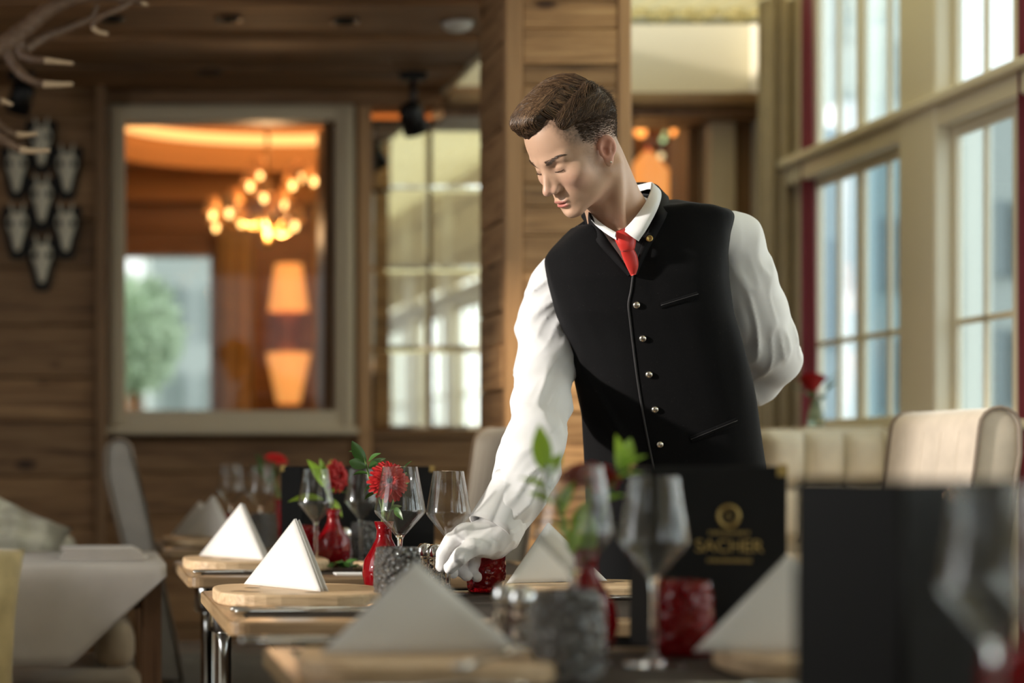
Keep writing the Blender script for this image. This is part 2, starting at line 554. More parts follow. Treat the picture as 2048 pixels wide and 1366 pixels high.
# ---- ruched cloth under the glass roof
def roof_cloth():
    V, Fc = [], []
    nx, ny = 150, 110
    for j in range(ny + 1):
        yy = -2.6 + (7.16 + 2.6) * j / ny
        for i_ in range(nx + 1):
            xx = 1.345 + (2.475 - 1.345) * i_ / nx
            base = 2.60 + .05 * min(1, max(0, (6.9 - yy) / 3.0))
            sag = -.035 * abs(math.sin(math.pi * (yy - 7.16) / .55))
            pl = .010 * math.sin(2 * math.pi * xx / .085 + .9 * math.sin(yy * 3.1)) + .006 * math.sin(2 * math.pi * xx / .031 + 2 * yy)
            V.append((xx, yy, base + sag * .6 + pl))
    for j in range(ny):
        for i_ in range(nx):
            a = j * (nx + 1) + i_
            Fc.append((a, a + nx + 1, a + nx + 2, a + 1))
    return pd_mesh('roof_cloth', V, Fc)
rc = put('roof_awning', roof_cloth(), M_ROOFCLOTH)
setp(rc, 'cream ruched cloth stretched under the conservatory roof', 'awning')
V, Fc = [], []
for i_ in range(121):
    xx = 1.345 + 1.13 * i_ / 120
    w1 = .012 * math.sin(2 * math.pi * xx / .085)
    for zz in (2.612, 2.585, 2.555 + .010 * math.sin(2 * math.pi * xx / .14)):
        V.append((xx, 7.16 + w1, zz))
for i_ in range(120):
    for q in range(2):
        a = i_ * 3 + q
        Fc.append((a, a + 3, a + 4, a + 1))
hem = put('hem', pd_mesh('hem', V, Fc), M_ROOFCLOTH, rc)
bx('curtain_rail', 1.345, 2.47, 7.17, 7.185, 2.545, 2.565, pbsdf('grey_green_rail', (.35, .38, .32), .5), rc)
for q in range(12):
    bx('roof_bar', 1.30, 2.62, -2.6 + q * .88, -2.56 + q * .88, 2.86, 2.90, M_WINFRAME, ce)

# ---- inner window 1 (looks into the lamp-lit room)
w1 = struct('window_1', 'cream framed inner window into the lamp-lit room')
X0, X1, Z0, Z1 = xp(213), xp(704), zy(862), zy(215)
fr = [(X0, xp(250), Z0, Z1), (xp(668), X1, Z0, Z1), (xp(250), xp(668), zy(246), Z1), (xp(250), xp(668), Z0, zy(822))]
for a, b, c, d in fr:
    bx('window_frame', a, b, YB - .07, YB + .08, c, d, M_CREAMFRAME, w1, .006)
for a, b, c, d in [(xp(222), xp(236), Z0 + .02, Z1 - .02), (xp(684), xp(696), Z0 + .02, Z1 - .02)]:
    bx('moulding', a, b, YB - .085, YB - .06, c, d, M_CREAMFRAME, w1, .004)
bx('moulding', xp(222), xp(696), YB - .085, YB - .06, zy(226), zy(222), M_CREAMFRAME, w1, .002)
bx('window_sill', X0 - .01, X1 + .01, YB - .11, YB + .02, Z0 - .014, Z0 + .012, M_CREAMFRAME, w1, .004)
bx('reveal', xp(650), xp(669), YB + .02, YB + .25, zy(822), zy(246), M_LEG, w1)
bx('pane', xp(250), xp(668), YB + .0, YB + .006, zy(822), zy(246), M_PANE2, w1, 0)

# ---- inner window 2
w2 = struct('window_2', 'cream framed inner window beside the taupe curtain')
for a, b, c, d, e in [(xp(1215), xp(1258), 1.05, zy(232), 0), (xp(1410), xp(1462), 1.05, zy(232), 0), (xp(1258), xp(1410), zy(250), zy(232), 0), (xp(1258), xp(1410), 1.05, 1.12, 0)]:
    bx('window_frame', a, b, YB - .06, YB + .10, c, d, M_CREAMFRAME, w2, .006)
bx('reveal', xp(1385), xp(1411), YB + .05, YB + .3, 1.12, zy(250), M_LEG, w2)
bx('pane', xp(1258), xp(1410), YB + .0, YB + .006, 1.12, zy(250), M_PANE2, w2, 0)

# ---- bevelled mirror tiles
mr = thing('mirror_panel', 'wall mirror of square glass tiles left of the wooden pillar', 'mirror', (xp(742, 7.37), 7.37, zy(858)))
mr.rotation_euler = (0, 0, math.radians(1.25))
tw, th = .2135, .2955
for r_ in range(4):
    for c_ in range(3):
        hh = th if r_ < 3 else zy(240) - zy(858) - 3 * th
        bm = bmesh.new()
        w_, h_ = tw - .003, hh - .003
        b_ = .013
        vs = [(0, 0, 0), (w_, 0, 0), (w_, 0, h_), (0, 0, h_), (b_, -.0014, b_), (w_ - b_, -.0014, b_), (w_ - b_, -.0014, h_ - b_), (b_, -.0014, h_ - b_)]
        bv = [bm.verts.new(v) for v in vs]
        for f in ((4, 5, 6, 7), (0, 1, 5, 4), (1, 2, 6, 5), (2, 3, 7, 6), (3, 0, 4, 7)):
            bm.faces.new([bv[q] for q in f])
        o = put('mirror_tile', bm_mesh('mirror_tile', bm), M_MIRROR, mr, (c_ * tw, 0, r_ * th))
        o.rotation_euler = (math.radians(random.uniform(-.12, .12)), 0, math.radians(random.uniform(-.14, .14)))
bk = put('backing', box_me('backing', 3 * tw, .05, zy(240) - zy(858)), M_LEG, mr, (1.5 * tw, .035, 0))

# ---- wooden pillar
pl = struct('pillar', 'square pillar clad in reclaimed pine boards')
PX0, PX1, PY0, PY1 = 1.13, 1.468, 5.35, 5.67
bx('core', PX0 + .012, PX1 - .012, PY0 + .012, PY1, 0, 3.0, M_BLACKM, pl)
bx('corner_board', PX0, PX0 + .048, PY0 - .004, PY0 + .03, 0, 3.0, M_TRIMWOOD, pl)
bx('corner_board', PX1 - .036, PX1, PY0 - .004, PY0 + .03, 0, 3.0, M_TRIMWOOD, pl)
z = 0.0; i = 0
while z < 2.95:
    h = (.062, .088, .07, .105, .055, .095, .078)[i % 7]; i += 1
    bx('plank', PX0 + .049, PX1 - .037, PY0 + .002 * (i % 3), PY0 + .03, z + .001, z + h - .001, M_PILLAR, pl, .002)
    z += h
z = 0.0; i = 0
while z < 2.95:
    h = (.12, .09, .14, .105, .13)[i % 5]; i += 1
    bx('plank', PX0 - .003 * (i % 2), PX0 + .02, PY0 + .031, PY1, z + .001, z + h - .001, M_PILSIDE, pl, .003)
    bx('plank', PX1 - .02, PX1 + .003 * (i % 2), PY0 + .031, PY1, z + .001, z + h - .001, M_PILSIDE, pl, .003)
    bx('plank', PX0, PX1, PY1 - .01, PY1 + .02, z + .001, z + h - .001, M_PILLAR, pl, .003)
    z += h

# ---- glazed wall on the right
wr = struct('wall_right', 'ivory timber wall below and between the conservatory windows')
XW = 2.47
bays = [(6.75, 5.93), (5.68, 4.86), (4.61, 3.79), (3.54, 2.72), (2.47, 1.65), (1.40, .58), (.33, -.49), (-.74, -1.56)]
bx('dado', XW, XW + .035, -2.7, 7.4, 0, 1.06, M_WINFRAME, wr)
bx('head', XW, XW + .035, -2.7, 7.4, 2.66, 3.0, M_WINFRAME, wr)
bx('post', XW, XW + .035, 6.75, 7.4, 1.06, 2.7, M_WINFRAME, wr)
bx('post', XW, XW + .035, -2.7, -1.56, 1.06, 2.7, M_WINFRAME, wr)
for n_, (ya, yb) in enumerate(bays):
    if n_ < len(bays) - 1:
        yn = bays[n_ + 1][0]
        bx('post', XW - .05, XW + .03, yn, yb, 1.06, 2.68, M_WINFRAME, wr, .006)
bx('transom', XW - .045, XW + .03, -2.7, 6.9, 1.925, 1.985, M_WINFRAME, wr, .006)
bx('ledge', XW - .075, XW + .03, -2.7, 6.9, 1.985, 2.012, M_WINFRAME, wr, .005)
bx('panel_rail', XW - .012, XW + .01, -2.7, 6.9, .98, 1.04, M_WINFRAME, wr)
for n_, (ya, yb) in enumerate(bays):
    wn = struct('window_%d' % (n_ + 3), 'tall ivory casement window of the conservatory')
    ym = (ya + yb) / 2 + .02
    for (z0, z1, hm) in ((1.085, 1.925, 1.37), (2.012, 2.66, None)):
        for (c, d) in ((ya, ym + .002), (ym - .002, yb)):
            # one sash: stiles, rails, central bar, cross bar, two or four panes
            bx('stile', XW, XW + .022, c - .022, c, z0, z1, M_WINFRAME, wn, .003)
            bx('stile', XW, XW + .022, d, d + .022, z0, z1, M_WINFRAME, wn, .003)
            bx('rail', XW + .001, XW + .021, d + .022, c - .022, z0, z0 + .03, M_WINFRAME, wn, .003)
            bx('rail', XW + .001, XW + .021, d + .022, c - .022, z1 - .03, z1, M_WINFRAME, wn, .003)
            cm = (c + d) / 2
            if hm:
                bx('glazing_bar', XW + .004, XW + .018, d + .022, c - .022, hm - .009, hm + .009, M_WINFRAME, wn, .002)
            bx('glazing_bar', XW + .004, XW + .018, cm - .009, cm + .009, z0 + .03, z1 - .03, M_WINFRAME, wn, .002)
            cells = [(d + .022, cm - .009), (cm + .009, c - .022)]
            rows = [(z0 + .03, hm - .009), (hm + .009, z1 - .03)] if hm else [(z0 + .03, z1 - .03)]
            for (p0, p1) in cells:
                for (q0, q1) in rows:
                    bx('pane', XW + .014, XW + .017, p0, p1, q0, q1, M_PANE, wn, 0)
    bx('window_sill', XW - .05, XW + .03, yb, ya, 1.06, 1.085, M_WINFRAME, wn, .005)
# roman blinds drawn over the upper lights behind the camera (seen in the mirror)
for n_, (ya, yb) in enumerate(bays[3:]):
    bl = thing('roman_blind', 'beige roman blind of the %s window behind the camera' % ('first', 'second', 'third', 'fourth', 'fifth')[n_], 'blind', (XW - .03, (ya + yb) / 2, 2.05), 0, 'roman blinds of the conservatory')
    for q in range(4):
        put('fold', box_me('fold', .02 + .006 * (q % 2), ya - yb + .1, .16, .006), M_ROLLER, bl, (-.012 * (q % 2), 0, .15 * q))

# ledge behind the sofa for the rose vase
bx('backing', xp(212), 1.9, 7.50, 7.56, 0, zy(862), M_BLACKM, wb)
lg = struct('trim_4', 'ivory window ledge behind the tufted sofa')
bx('ledge', 2.18, XW + .01, 6.05, 6.74, 1.055, 1.08, M_WINFRAME, lg, .004)

# ---- left wall with a broad window opening (the sun comes in here), and the wall behind the camera
wl = struct('wall_left', 'plaster wall on the left with a broad window')
LY0, LY1 = 2.15, 3.86
bx('wall_below', -2.75, -2.6, -2.8, 7.6, 0, .85, M_PLASTER, wl)
bx('wall_above', -2.75, -2.6, -2.8, 7.6, 2.93, 3.1, M_PLASTER, wl)
bx('wall_front', -2.75, -2.6, -2.8, LY0, .85, 2.93, M_PLASTER, wl)
bx('wall_far', -2.75, -2.6, LY1, 7.6, .85, 2.93, M_PLASTER, wl)
wf = struct('wall_front', 'wall behind the camera with windows')
bx('wall_below', -2.75, 2.6, -2.85, -2.7, 0, .85, M_PLASTER, wf)
bx('wall_above', -2.75, 2.6, -2.85, -2.7, 2.6, 3.1, M_PLASTER, wf)
bx('pier', -2.75, .9, -2.85, -2.7, .85, 2.6, M_PLASTER, wf)
bx('pier', 2.3, 2.6, -2.85, -2.7, .85, 2.6, M_PLASTER, wf)
bx('mullion', 1.5, 1.6, -2.85, -2.7, .85, 2.6, M_WINFRAME, wf)

# ---- curtains at the far right corner
def curtain(name, x0, x1, yc, z0, z1, amp, period, mat, ydir=True, bottom=1.0):
    n_, m_ = 90, 14
    V, Fc = [], []
    for j in range(m_ + 1):
        t = j / m_
        zz = z1 + (z0 - z1) * t
        wd = 1 + (bottom - 1) * t
        for i_ in range(n_ + 1):
            s_ = i_ / n_
            xx = x0 + (x1 - x0) * s_ * wd
            ph = 2 * math.pi * (x1 - x0) * s_ / period
            yy = yc + amp * math.sin(ph) * (.7 + .3 * t) + .3 * amp * math.sin(2.3 * ph + t)
            V.append((xx, yy, zz))
    for j in range(m_):
        for i_ in range(n_):
            a = j * (n_ + 1) + i_
            Fc.append((a, a + 1, a + n_ + 2, a + n_ + 1))
    me = pd_mesh(name, V, Fc)
    o = put(name, me, mat)
    sm = o.modifiers.new('t', 'SOLIDIFY'); sm.thickness = .004
    return o
c1 = curtain('curtain', xp(1520, 6.9), xp(1614, 6.9), 6.92, .02, 2.62, .022, .052, M_BEIGECURT)
setp(c1, 'taupe floor-length curtain hanging in the corner left of the windows', 'curtain')
c2 = curtain('curtain', xp(1606, 6.72), xp(1628, 6.72), 6.74, .02, 2.56, .012, .04, M_RED, bottom=1.9)
setp(c2, 'narrow dark red drape at the far end of the glazed wall', 'curtain')
c3 = curtain('curtain', xp(2032, 5.18), xp(2050, 5.18) + .05, 5.17, .02, 2.6, .012, .045, M_RED, bottom=1.0)
setp(c3, 'dark red drape cut by the right edge of the picture', 'curtain')

# ================================================================== the lamp-lit room behind
M_WARMWALL = wood('warm_panelled_wall', (.16, .075, .03), (.24, .12, .05), (.30, .16, .075), 'x', .6, knots=False)
M_WARMCEIL = pbsdf('ochre_ceiling', (.50, .26, .11), .8)
wi = struct('wall_inner', 'panelled rear wall of the lamp-lit room')
YI = 10.6
def xi(px): return (px - VX) / FPX * YI
def zi(py): return CZ + (VY - py) / FPX * YI
for q in range(13):
    z0 = .0 + q * .22
    bx('panel', -1.5, xi(247), YI, YI + .1, z0, z0 + .217, M_WARMWALL, wi)
    bx('panel', xi(422), 2.72, YI, YI + .1, z0, z0 + .217, M_WARMWALL, wi)
    if z0 + .217 > zi(512): bx('panel', xi(247), xi(422), YI, YI + .1, max(z0, zi(512)), z0 + .217, M_WARMWALL, wi)
bx('dado', xi(247), xi(422), YI, YI + .1, 0, zi(822), M_WARMWALL, wi)
bx('cornice', -1.5, 2.72, YI - .12, YI, zi(408), zi(345), M_WARMCEIL, wi, .02, 3)
bx('side_wall', -1.6, -1.5, 7.55, YI + .1, 0, 3, M_WARMWALL, wi)
bx('side_wall', 2.72, 2.8, 7.55, YI + .1, 0, 3, M_WARMWALL, wi)
ci = struct('ceiling_inner', 'ochre ceiling with an oval light cove in the lamp-lit room')
ZC = 2.47
# ceiling slab with an oval recess
V, Fc = [], []
ox, oy, rx, ry = 1.02, 9.30, .98, .88
ns = 72
for i_ in range(ns):
    a = 2 * math.pi * i_ / ns
    V.append((ox + rx * math.cos(a), oy + ry * math.sin(a), ZC))
    c_, s_ = math.cos(a), math.sin(a)
    t = min((2.72 - ox) / c_ if c_ > 1e-6 else 1e9, (-1.5 - ox) / c_ if c_ < -1e-6 else 1e9, (YI - oy) / s_ if s_ > 1e-6 else 1e9, (7.45 - oy) / s_ if s_ < -1e-6 else 1e9)
    V.append((ox + t * c_, oy + t * s_, ZC))
    V.append((ox + rx * 1.0 * math.cos(a), oy + ry * math.sin(a), ZC + .25))
    V.append((ox + rx * 1.0 * math.cos(a), oy + ry * math.sin(a), ZC - .02))
for i_ in range(ns):
    j = (i_ + 1) % ns
    Fc.append((4 * i_, 4 * j, 4 * j + 1, 4 * i_ + 1))
    Fc.append((4 * i_ + 3, 4 * j + 3, 4 * j + 2, 4 * i_ + 2))
put('slab', pd_mesh('slab', V, Fc, False), M_WARMCEIL, ci)
bx('recess_top', ox - rx - .1, ox + rx + .1, oy - ry - .1, oy + ry + .1, ZC + .25, ZC + .28, M_WARMCEIL, ci)
bx('roof', -1.6, 2.8, 7.5, YI + .1, ZC + .28, ZC + .7, M_BLACKM, ci)
path = [(ox + (rx - .05) * math.cos(2 * math.pi * i_ / 60), oy + (ry - .05) * math.sin(2 * math.pi * i_ / 60), ZC + .13) for i_ in range(60)]
cv = put('cove_light', tube_me('cove_light', path, .028, 8, closed=True), M_COVE)
setp(cv, 'glowing oval cove light in the ceiling of the lamp-lit room', 'lamp')

wn = struct('window_11', 'bright window at the back of the lamp-lit room')
for a, b, c, d in ((236, 249, 500, 834), (421, 436, 500, 834), (249, 421, 500, 513), (249, 421, 821, 834)):
    bx('window_frame', xi(a), xi(b), YI - .05, YI + .1, zi(d), zi(c), M_LEG, wn)
bx('pane', xi(249), xi(421), YI + .02, YI + .026, zi(821), zi(513), M_PANE2, wn, 0)

c4 = curtain('curtain', xi(434), xi(503), YI - .12, .05, 2.2, .03, .07, fabric('gold_curtain', (.40, .25, .045), .8, .4, var=.1))
setp(c4, 'gold curtain beside the bright window of the lamp-lit room', 'curtain')
c5 = curtain('curtain', xi(612), xi(632), YI - .4, .05, 2.3, .02, .06, MATS['gold_curtain'])
setp(c5, 'narrow gold curtain behind the double wall lamp', 'curtain')

def point(name, loc, power, col=(1.0, .52, .2), r=.06):
    d = bpy.data.lights.new(name, 'POINT'); d.energy = power; d.color = col; d.shadow_soft_size = r
    o = bpy.data.objects.new(name, d); COL.objects.link(o); o.location = loc
    return o

# chandelier with little shades
ch = thing('chandelier', 'candle chandelier with small shades seen through the inner window', 'chandelier', P(535, 430, 9.1))
M_BRASS = pbsdf('aged_brass', (.45, .28, .10), .35, 1.0)
pts = [(425, 430), (432, 455), (458, 425), (483, 450), (470, 412), (500, 372), (520, 352), (528, 395), (540, 430), (570, 410), (590, 450), (602, 356), (585, 370), (628, 362)]
cx_ = P(535, 440, 9.1)
lamp0 = lathe_me('candle_shade', [(.022, 0), (.042, -.065), (.040, -.065), (.020, 0)], 14)
bulb0 = lathe_me('bulb', [(0, .016), (.011, .007), (.0135, -.005), (.009, -.02), (0, -.026)], 10)
for q, (a, b) in enumerate(pts):
    dy = .32 * math.sin(q * 2.4)
    p = P(a, b - 14, 9.1 + dy)
    rel = p - ch.location
    arm = put('arm', tube_me('arm', catmull([(0, 0, -.02), (rel.x * .5, rel.y * .5, min(-.06, rel.z - .06)), (rel.x, rel.y, rel.z - .05)], 6), .006, 6), M_BRASS, ch)
    sh = put('candle_shade', lamp0, M_CSHADE, arm, (rel.x, rel.y, rel.z + .05))
    put('bulb', bulb0, M_BULB, arm, (rel.x, rel.y, rel.z - .03))
put('rod', tube_me('rod', [(0, 0, -.12), (0, 0, ZC + .25 - ch.location.z)], .008, 8), M_BRASS, ch)
put('hub', lathe_me('hub', [(0, -.16), (.03, -.13), (.045, -.05), (.02, 0), (.03, .08), (0, .12)], 16), M_BRASS, ch)
point('chandelier_light', P(535, 470, 9.0), 11, (1.0, .60, .30))
point('cove_glow', (ox, oy + .2, ZC + .06), 13, (1.0, .58, .25), .2)
point('inner_room_light', (2.2, 8.6, 1.5), 12, (1.0, .55, .22), .1)

# double wall lamp
wlp = thing('wall_lamp', 'double wall lamp with shades above and below in the inner room', 'lamp', P(577, 660, YI - .25))
put('bracket', box_me('bracket', .11, .06, .2, .02, 2), M_LEG, wlp, (0, .05, -.1))
put('lamp_shade', lathe_me('shade_up', [(.105, 0), (.07, .24), (.066, .24), (.1, 0)], 20), M_SHADE, wlp, (0, 0, .10))
put('lamp_shade', lathe_me('shade_down', [(.06, -.26), (.115, 0), (.11, 0), (.056, -.26)], 20), M_SHADE, wlp, (0, 0, -.12))
put('bulb', bulb0, M_BULB, wlp, (0, 0, .18)); put('bulb', bulb0, M_BULB, wlp, (0, 0, -.2))

# things glimpsed through the second inner window
lampc = thing('cone_lamp', 'orange cone lamp glimpsed through the second inner window', 'lamp', P(1296, 400, 8.7))
put('lamp_shade', lathe_me('cone', [(.02, .26), (.24, 0), (.23, 0), (.01, .25)], 28), emit('orange_cone', (1.0, .40, .10), .75), lampc, (0, 0, -.05))
put('rod', tube_me('rod', [(0, 0, .2), (0, 0, ZC - lampc.location.z)], .008, 8), M_BRASS, lampc)
for q, (a, b, cname, rr) in enumerate([(1282, 262, 'orange', .03), (1352, 264, 'orange', .024), (1330, 268, 'pale green', .011), (1326, 280, 'green', .013), (1347, 293, 'pale yellow green', .014), (1322, 312, 'cream', .014)]):
    cc = {'orange': (1, .36, .08), 'pale green': (.45, .55, .25), 'green': (.35, .6, .3), 'pale yellow green': (.7, .8, .35), 'cream': (.9, .75, .4)}[cname]
    lb = put('fairy_light', lathe_me('fairy_light', [(0, -rr), (rr * .7, -rr * .7), (rr, 0), (rr * .7, rr * .7), (0, rr)], 14), emit('fairy_' + cname.replace(' ', '_') + str(q), cc, 2.2 if q < 2 else 1.4), None, P(a, b, 8.95))
    setp(lb, '%s glowing lamp %s through the second inner window' % (cname, ('upper left', 'upper right', 'at the top', 'in the middle', 'at the right', 'lowest of the row')[q]), 'lamp', 'lights seen through the second inner window')
bx('screen_wall', xp(1366, 8.6), 2.72, 8.6, 8.7, 0, 2.46, pbsdf('grey_screen', (.30, .31, .30), .6), wi)

# ================================================================== outside
gr = struct('ground', 'paved ground outside')
bx('ground_slab', -40, 60, 12.5, 90, -.6, -.5, pbsdf('paving', (.42, .44, .43), .9), gr)
bx('ground_slab', 2.7, 60, -40, 12.5, -.6, -.5, MATS['paving'], gr)
def house(name, label, x0, x1, y0, y1, h, col, cols, rows, wc, faceX=True):
    b = thing(name, label, 'building', ((x0 + x1) / 2, (y0 + y1) / 2, -.5))
    m = pbsdf(name + label[:12].replace(' ', '_'), col, .9)
    bx('facade', x0, x1, y0, y1, -.5, h, m, b)
    mw = pbsdf('facade_window' + label[:8].replace(' ', '_'), wc, .2)
    for r_ in range(rows):
        for c_ in range(cols):
            zz = .5 + r_ * (h - .8) / rows
            ww = (x1 - x0) / cols
            xx = x0 + ww * (c_ + .25)
            o = bx('window', xx, xx + ww * .5, y0 - .05, y0 + .02, zz, zz + (h - .8) / rows * .6, mw, b)
    return b
# seen obliquely through the right-hand glazing
def hx(px, Y): return (px - VX) / FPX * Y
house('town_house', 'blue grey house beyond the left panes of the glazed wall', hx(1628, 14.5), hx(1679, 14.5), 14.5, 14.9, 3.4, (.50, .60, .64), 1, 2, (.36, .45, .50))
house('town_house', 'white rendered house beyond the glazed wall', hx(1682, 15.2), hx(1742, 15.2), 15.2, 15.6, 3.7, (.98, .98, .98), 1, 1, (.96, .97, .98))  # white block put in to fill the bright strip in the panes
house('town_house', 'dark teal house beyond the middle panes of the glazed wall', hx(1748, 14.0), hx(1880, 14.0), 14.0, 14.4, 3.3, (.20, .30, .34), 4, 3, (.10, .16, .19))
house('town_house', 'pale green house beyond the right panes of the glazed wall', hx(1884, 13.5), hx(1975, 13.5), 13.5, 13.9, 3.2, (.60, .68, .62), 4, 2, (.40, .47, .46))
house('town_house', 'grey house nearest the right edge beyond the glazing', hx(1980, 13.0), hx(2150, 13.0), 13.0, 13.4, 3.3, (.36, .40, .38), 5, 3, (.16, .20, .21))
house('town_house', 'tall pale grey building behind the far upper panes', hx(1655, 26), hx(1712, 26), 26, 27, 8.2, (.62, .66, .62), 2, 5, (.50, .55, .53))
house('town_house', 'tall grey building behind the middle upper panes', hx(1765, 27.5), hx(1822, 27.5), 27.5, 28.5, 7.6, (.46, .52, .50), 2, 5, (.34, .40, .40))
house('town_house', 'broad grey building behind the right upper panes', hx(1905, 29.5), hx(2060, 29.5), 29.5, 30.5, 5.9, (.48, .55, .54), 6, 4, (.34, .42, .43))
house('town_house', 'grey gabled house seen through the window of the lamp-lit room', .66, 1.5, 19.5, 22, 3.3, (.34, .40, .40), 2, 3, (.18, .23, .23))
house('town_house', 'distant white house left of the grey gabled one', -2.5, .62, 22.5, 24, 2.6, (.8, .85, .8), 2, 2, (.4, .5, .48))
# trees behind the inner window
def tree(name, label, base, h, r, mat):
    t = thing(name, label, 'tree', base)
    put('trunk', tube_me('trunk', [(0, 0, 0), (.05, 0, h * .6)], [.12, .07], 8), M_LEG, t)
    V, Fc = [], []
    rg = random.Random(label)
    for q in range(900):
        a = rg.uniform(0, 6.283); b = rg.uniform(-1, 1); rr = r * rg.uniform(.55, 1) ** .5
        c = Vector((rr * math.cos(a) * math.sqrt(1 - b * b), rr * math.sin(a) * math.sqrt(1 - b * b), h * .68 + rr * b * 1.1))
        d = Vector((rg.uniform(-1, 1), rg.uniform(-1, 1), rg.uniform(-1, 1))).normalized() * .16
        e = d.orthogonal().normalized() * .08
        k = len(V)
        V += [c - d, c + e, c + d, c - e]; Fc.append((k, k + 1, k + 2, k + 3))
    o = put('foliage', pd_mesh('foliage', V, Fc, False), mat, t); o['kind'] = 'stuff'
    return t
tree('garden_tree', 'pale green tree outside the window of the lamp-lit room', (.36, 15.5, -.5), 3.6, .36, pbsdf('pale_foliage', (.45, .58, .42), .8))
hd = put('garden_wall', prism_me('garden_wall', rounded_rect(4, .3, .1), 1.55), pbsdf('pale_wall', (.70, .74, .58), .9), None, (.8, 13.4, -.5))
setp(hd, 'pale garden wall outside the window of the lamp-lit room', 'wall')
# ================================================================== tables
TZ = .75
def table(label, x0, x1, y0, y1, legs=None):
    t = thing('dining_table', label, 'table', ((x0 + x1) / 2, (y0 + y1) / 2, 0), 0, 'oak edged dining tables')
    w, d = x1 - x0, y1 - y0
    th, bw, bwf = .022, .034, .085
    # mitred edge boards round a dark inlay
    def edge(nm, pts, mat):
        bm = bmesh.new()
        lo = [bm.verts.new((x, y, TZ - th)) for x, y in pts]
        hi = [bm.verts.new((x, y, TZ)) for x, y in pts]
        n = len(pts)
        bm.faces.new(hi); bm.faces.new(lo[::-1])
        for i in range(n):
            j = (i + 1) % n
            bm.faces.new((lo[i], lo[j], hi[j], hi[i]))
        bmesh.ops.recalc_face_normals(bm, faces=bm.faces)
        es = [e for e in bm.edges if abs(e.verts[0].co.z - e.verts[1].co.z) < 1e-5]
        bmesh.ops.bevel(bm, geom=es, offset=.004, segments=2, affect='EDGES', profile=.5)
        return put(nm, bm_mesh(nm, bm), mat, t)
    r = .03
    def arc(cx, cy, a0, a1, n=5):
        return [(cx + r * math.cos(math.radians(a0 + (a1 - a0) * i / n)), cy + r * math.sin(math.radians(a0 + (a1 - a0) * i / n))) for i in range(n + 1)]
    X, Y = w / 2, d / 2
    ix, iy, iyf = X - bw, Y - bw, Y - bwf
    edge('edge_board', arc(-X + r, -Y + r, 225, 270, 3) + arc(X - r, -Y + r, 270, 315, 3) + [(ix, -iyf), (-ix, -iyf)], M_TABLE)
    edge('edge_board', arc(X - r, Y - r, 45, 90, 3) + arc(-X + r, Y - r, 90, 135, 3) + [(-ix, iy), (ix, iy)], M_TABLE)
    edge('edge_board', arc(-X + r, Y - r, 135, 180, 3) + arc(-X + r, -Y + r, 180, 225, 3) + [(-ix, -iyf), (-ix, iy)], M_TABLEY)
    edge('edge_board', arc(X - r, -Y + r, 315, 360, 3) + arc(X - r, Y - r, 0, 45, 3) + [(ix, iy), (ix, -iyf)], M_TABLEY)
    put('inlay', box_me('inlay', 2 * ix, iy + iyf, th - .002), M_INLAY, t, (0, (iy - iyf) / 2, TZ - th))
    put('apron', box_me('apron', w - .2, d - .2, .05), M_BLACKM, t, (0, 0, TZ - th - .05))
    if legs is None:
        put('column', lathe_me('column', [(0, 0), (.20, 0), (.205, .008), (.19, .016), (.035, .03), (.032, TZ - th - .06), (.09, TZ - th - .05), (0, TZ - th - .05)], 28), M_BLACKM, t)
    for sx in (-1, 1) if legs else ():
        for sy in (-1, 1):
            lg = put('leg', lathe_me('leg', [(0, 0), (.03, 0), (.03, .01), (.016, .02), (.016, TZ - th - .001), (0, TZ - th - .001)], 20), M_CHROME, t, (sx * (X - .075), sy * (Y - .075), 0))
            put('collar', lathe_me('collar', [(.0165, TZ - .115), (.030, TZ - .11), (.030, TZ - th - .004), (.0165, TZ - th - .002)], 20), M_CHROME, lg)
    return t
TX0, TX1 = .207, 1.0
table('oak edged table in front of the waiter set with two boards', TX0, TX1, 2.84, 3.53)
table('second oak edged table behind the waiter\'s reaching arm', TX0, TX1, 3.92, 4.58, True)
table('dim farthest oak edged table before the inner window', TX0, TX1, 5.12, 5.80)
table('blurred nearest oak edged table carrying the gold lettered menu', TX0 + .012, 1.02, 1.82, 2.46)
table('table at the lower right corner mostly below the picture', .42, 1.25, .95, 1.66)

# ------------------------------------------------------------------ tableware builders
def board(label, x0, x1, y0, y1, rotz=0, hole=True):
    L, W = x1 - x0, y1 - y0
    t = thing('serving_board', label, 'board', ((x0 + x1) / 2, (y0 + y1) / 2, TZ), rotz, 'wooden serving boards')
    pts = []
    n = 40
    for i in range(n):
        a = 2 * math.pi * i / n
        c, s = math.cos(a), math.sin(a)
        e = 2 / 3.2
        pts.append((L / 2 * math.copysign(abs(c) ** e, c), W / 2 * math.copysign(abs(s) ** e, s)))
    o = put('board', prism_me('board', pts, .021, .004, 2), M_BOARD, t)
    # worm holes and knot marks pressed into the top
    for q in range(6):
        h = lathe_me('knot', [(0, .0006), (.004, .0005), (.0065, 0)], 12)
        k = put('knot', h, pbsdf('dark_knot', (.10, .055, .03), .8), t, (random.uniform(-.42, .42) * L, random.uniform(-.36, .36) * W, .0212))
        k.scale = (2.2, .8, 1)
    return t
BZ = TZ + .0215

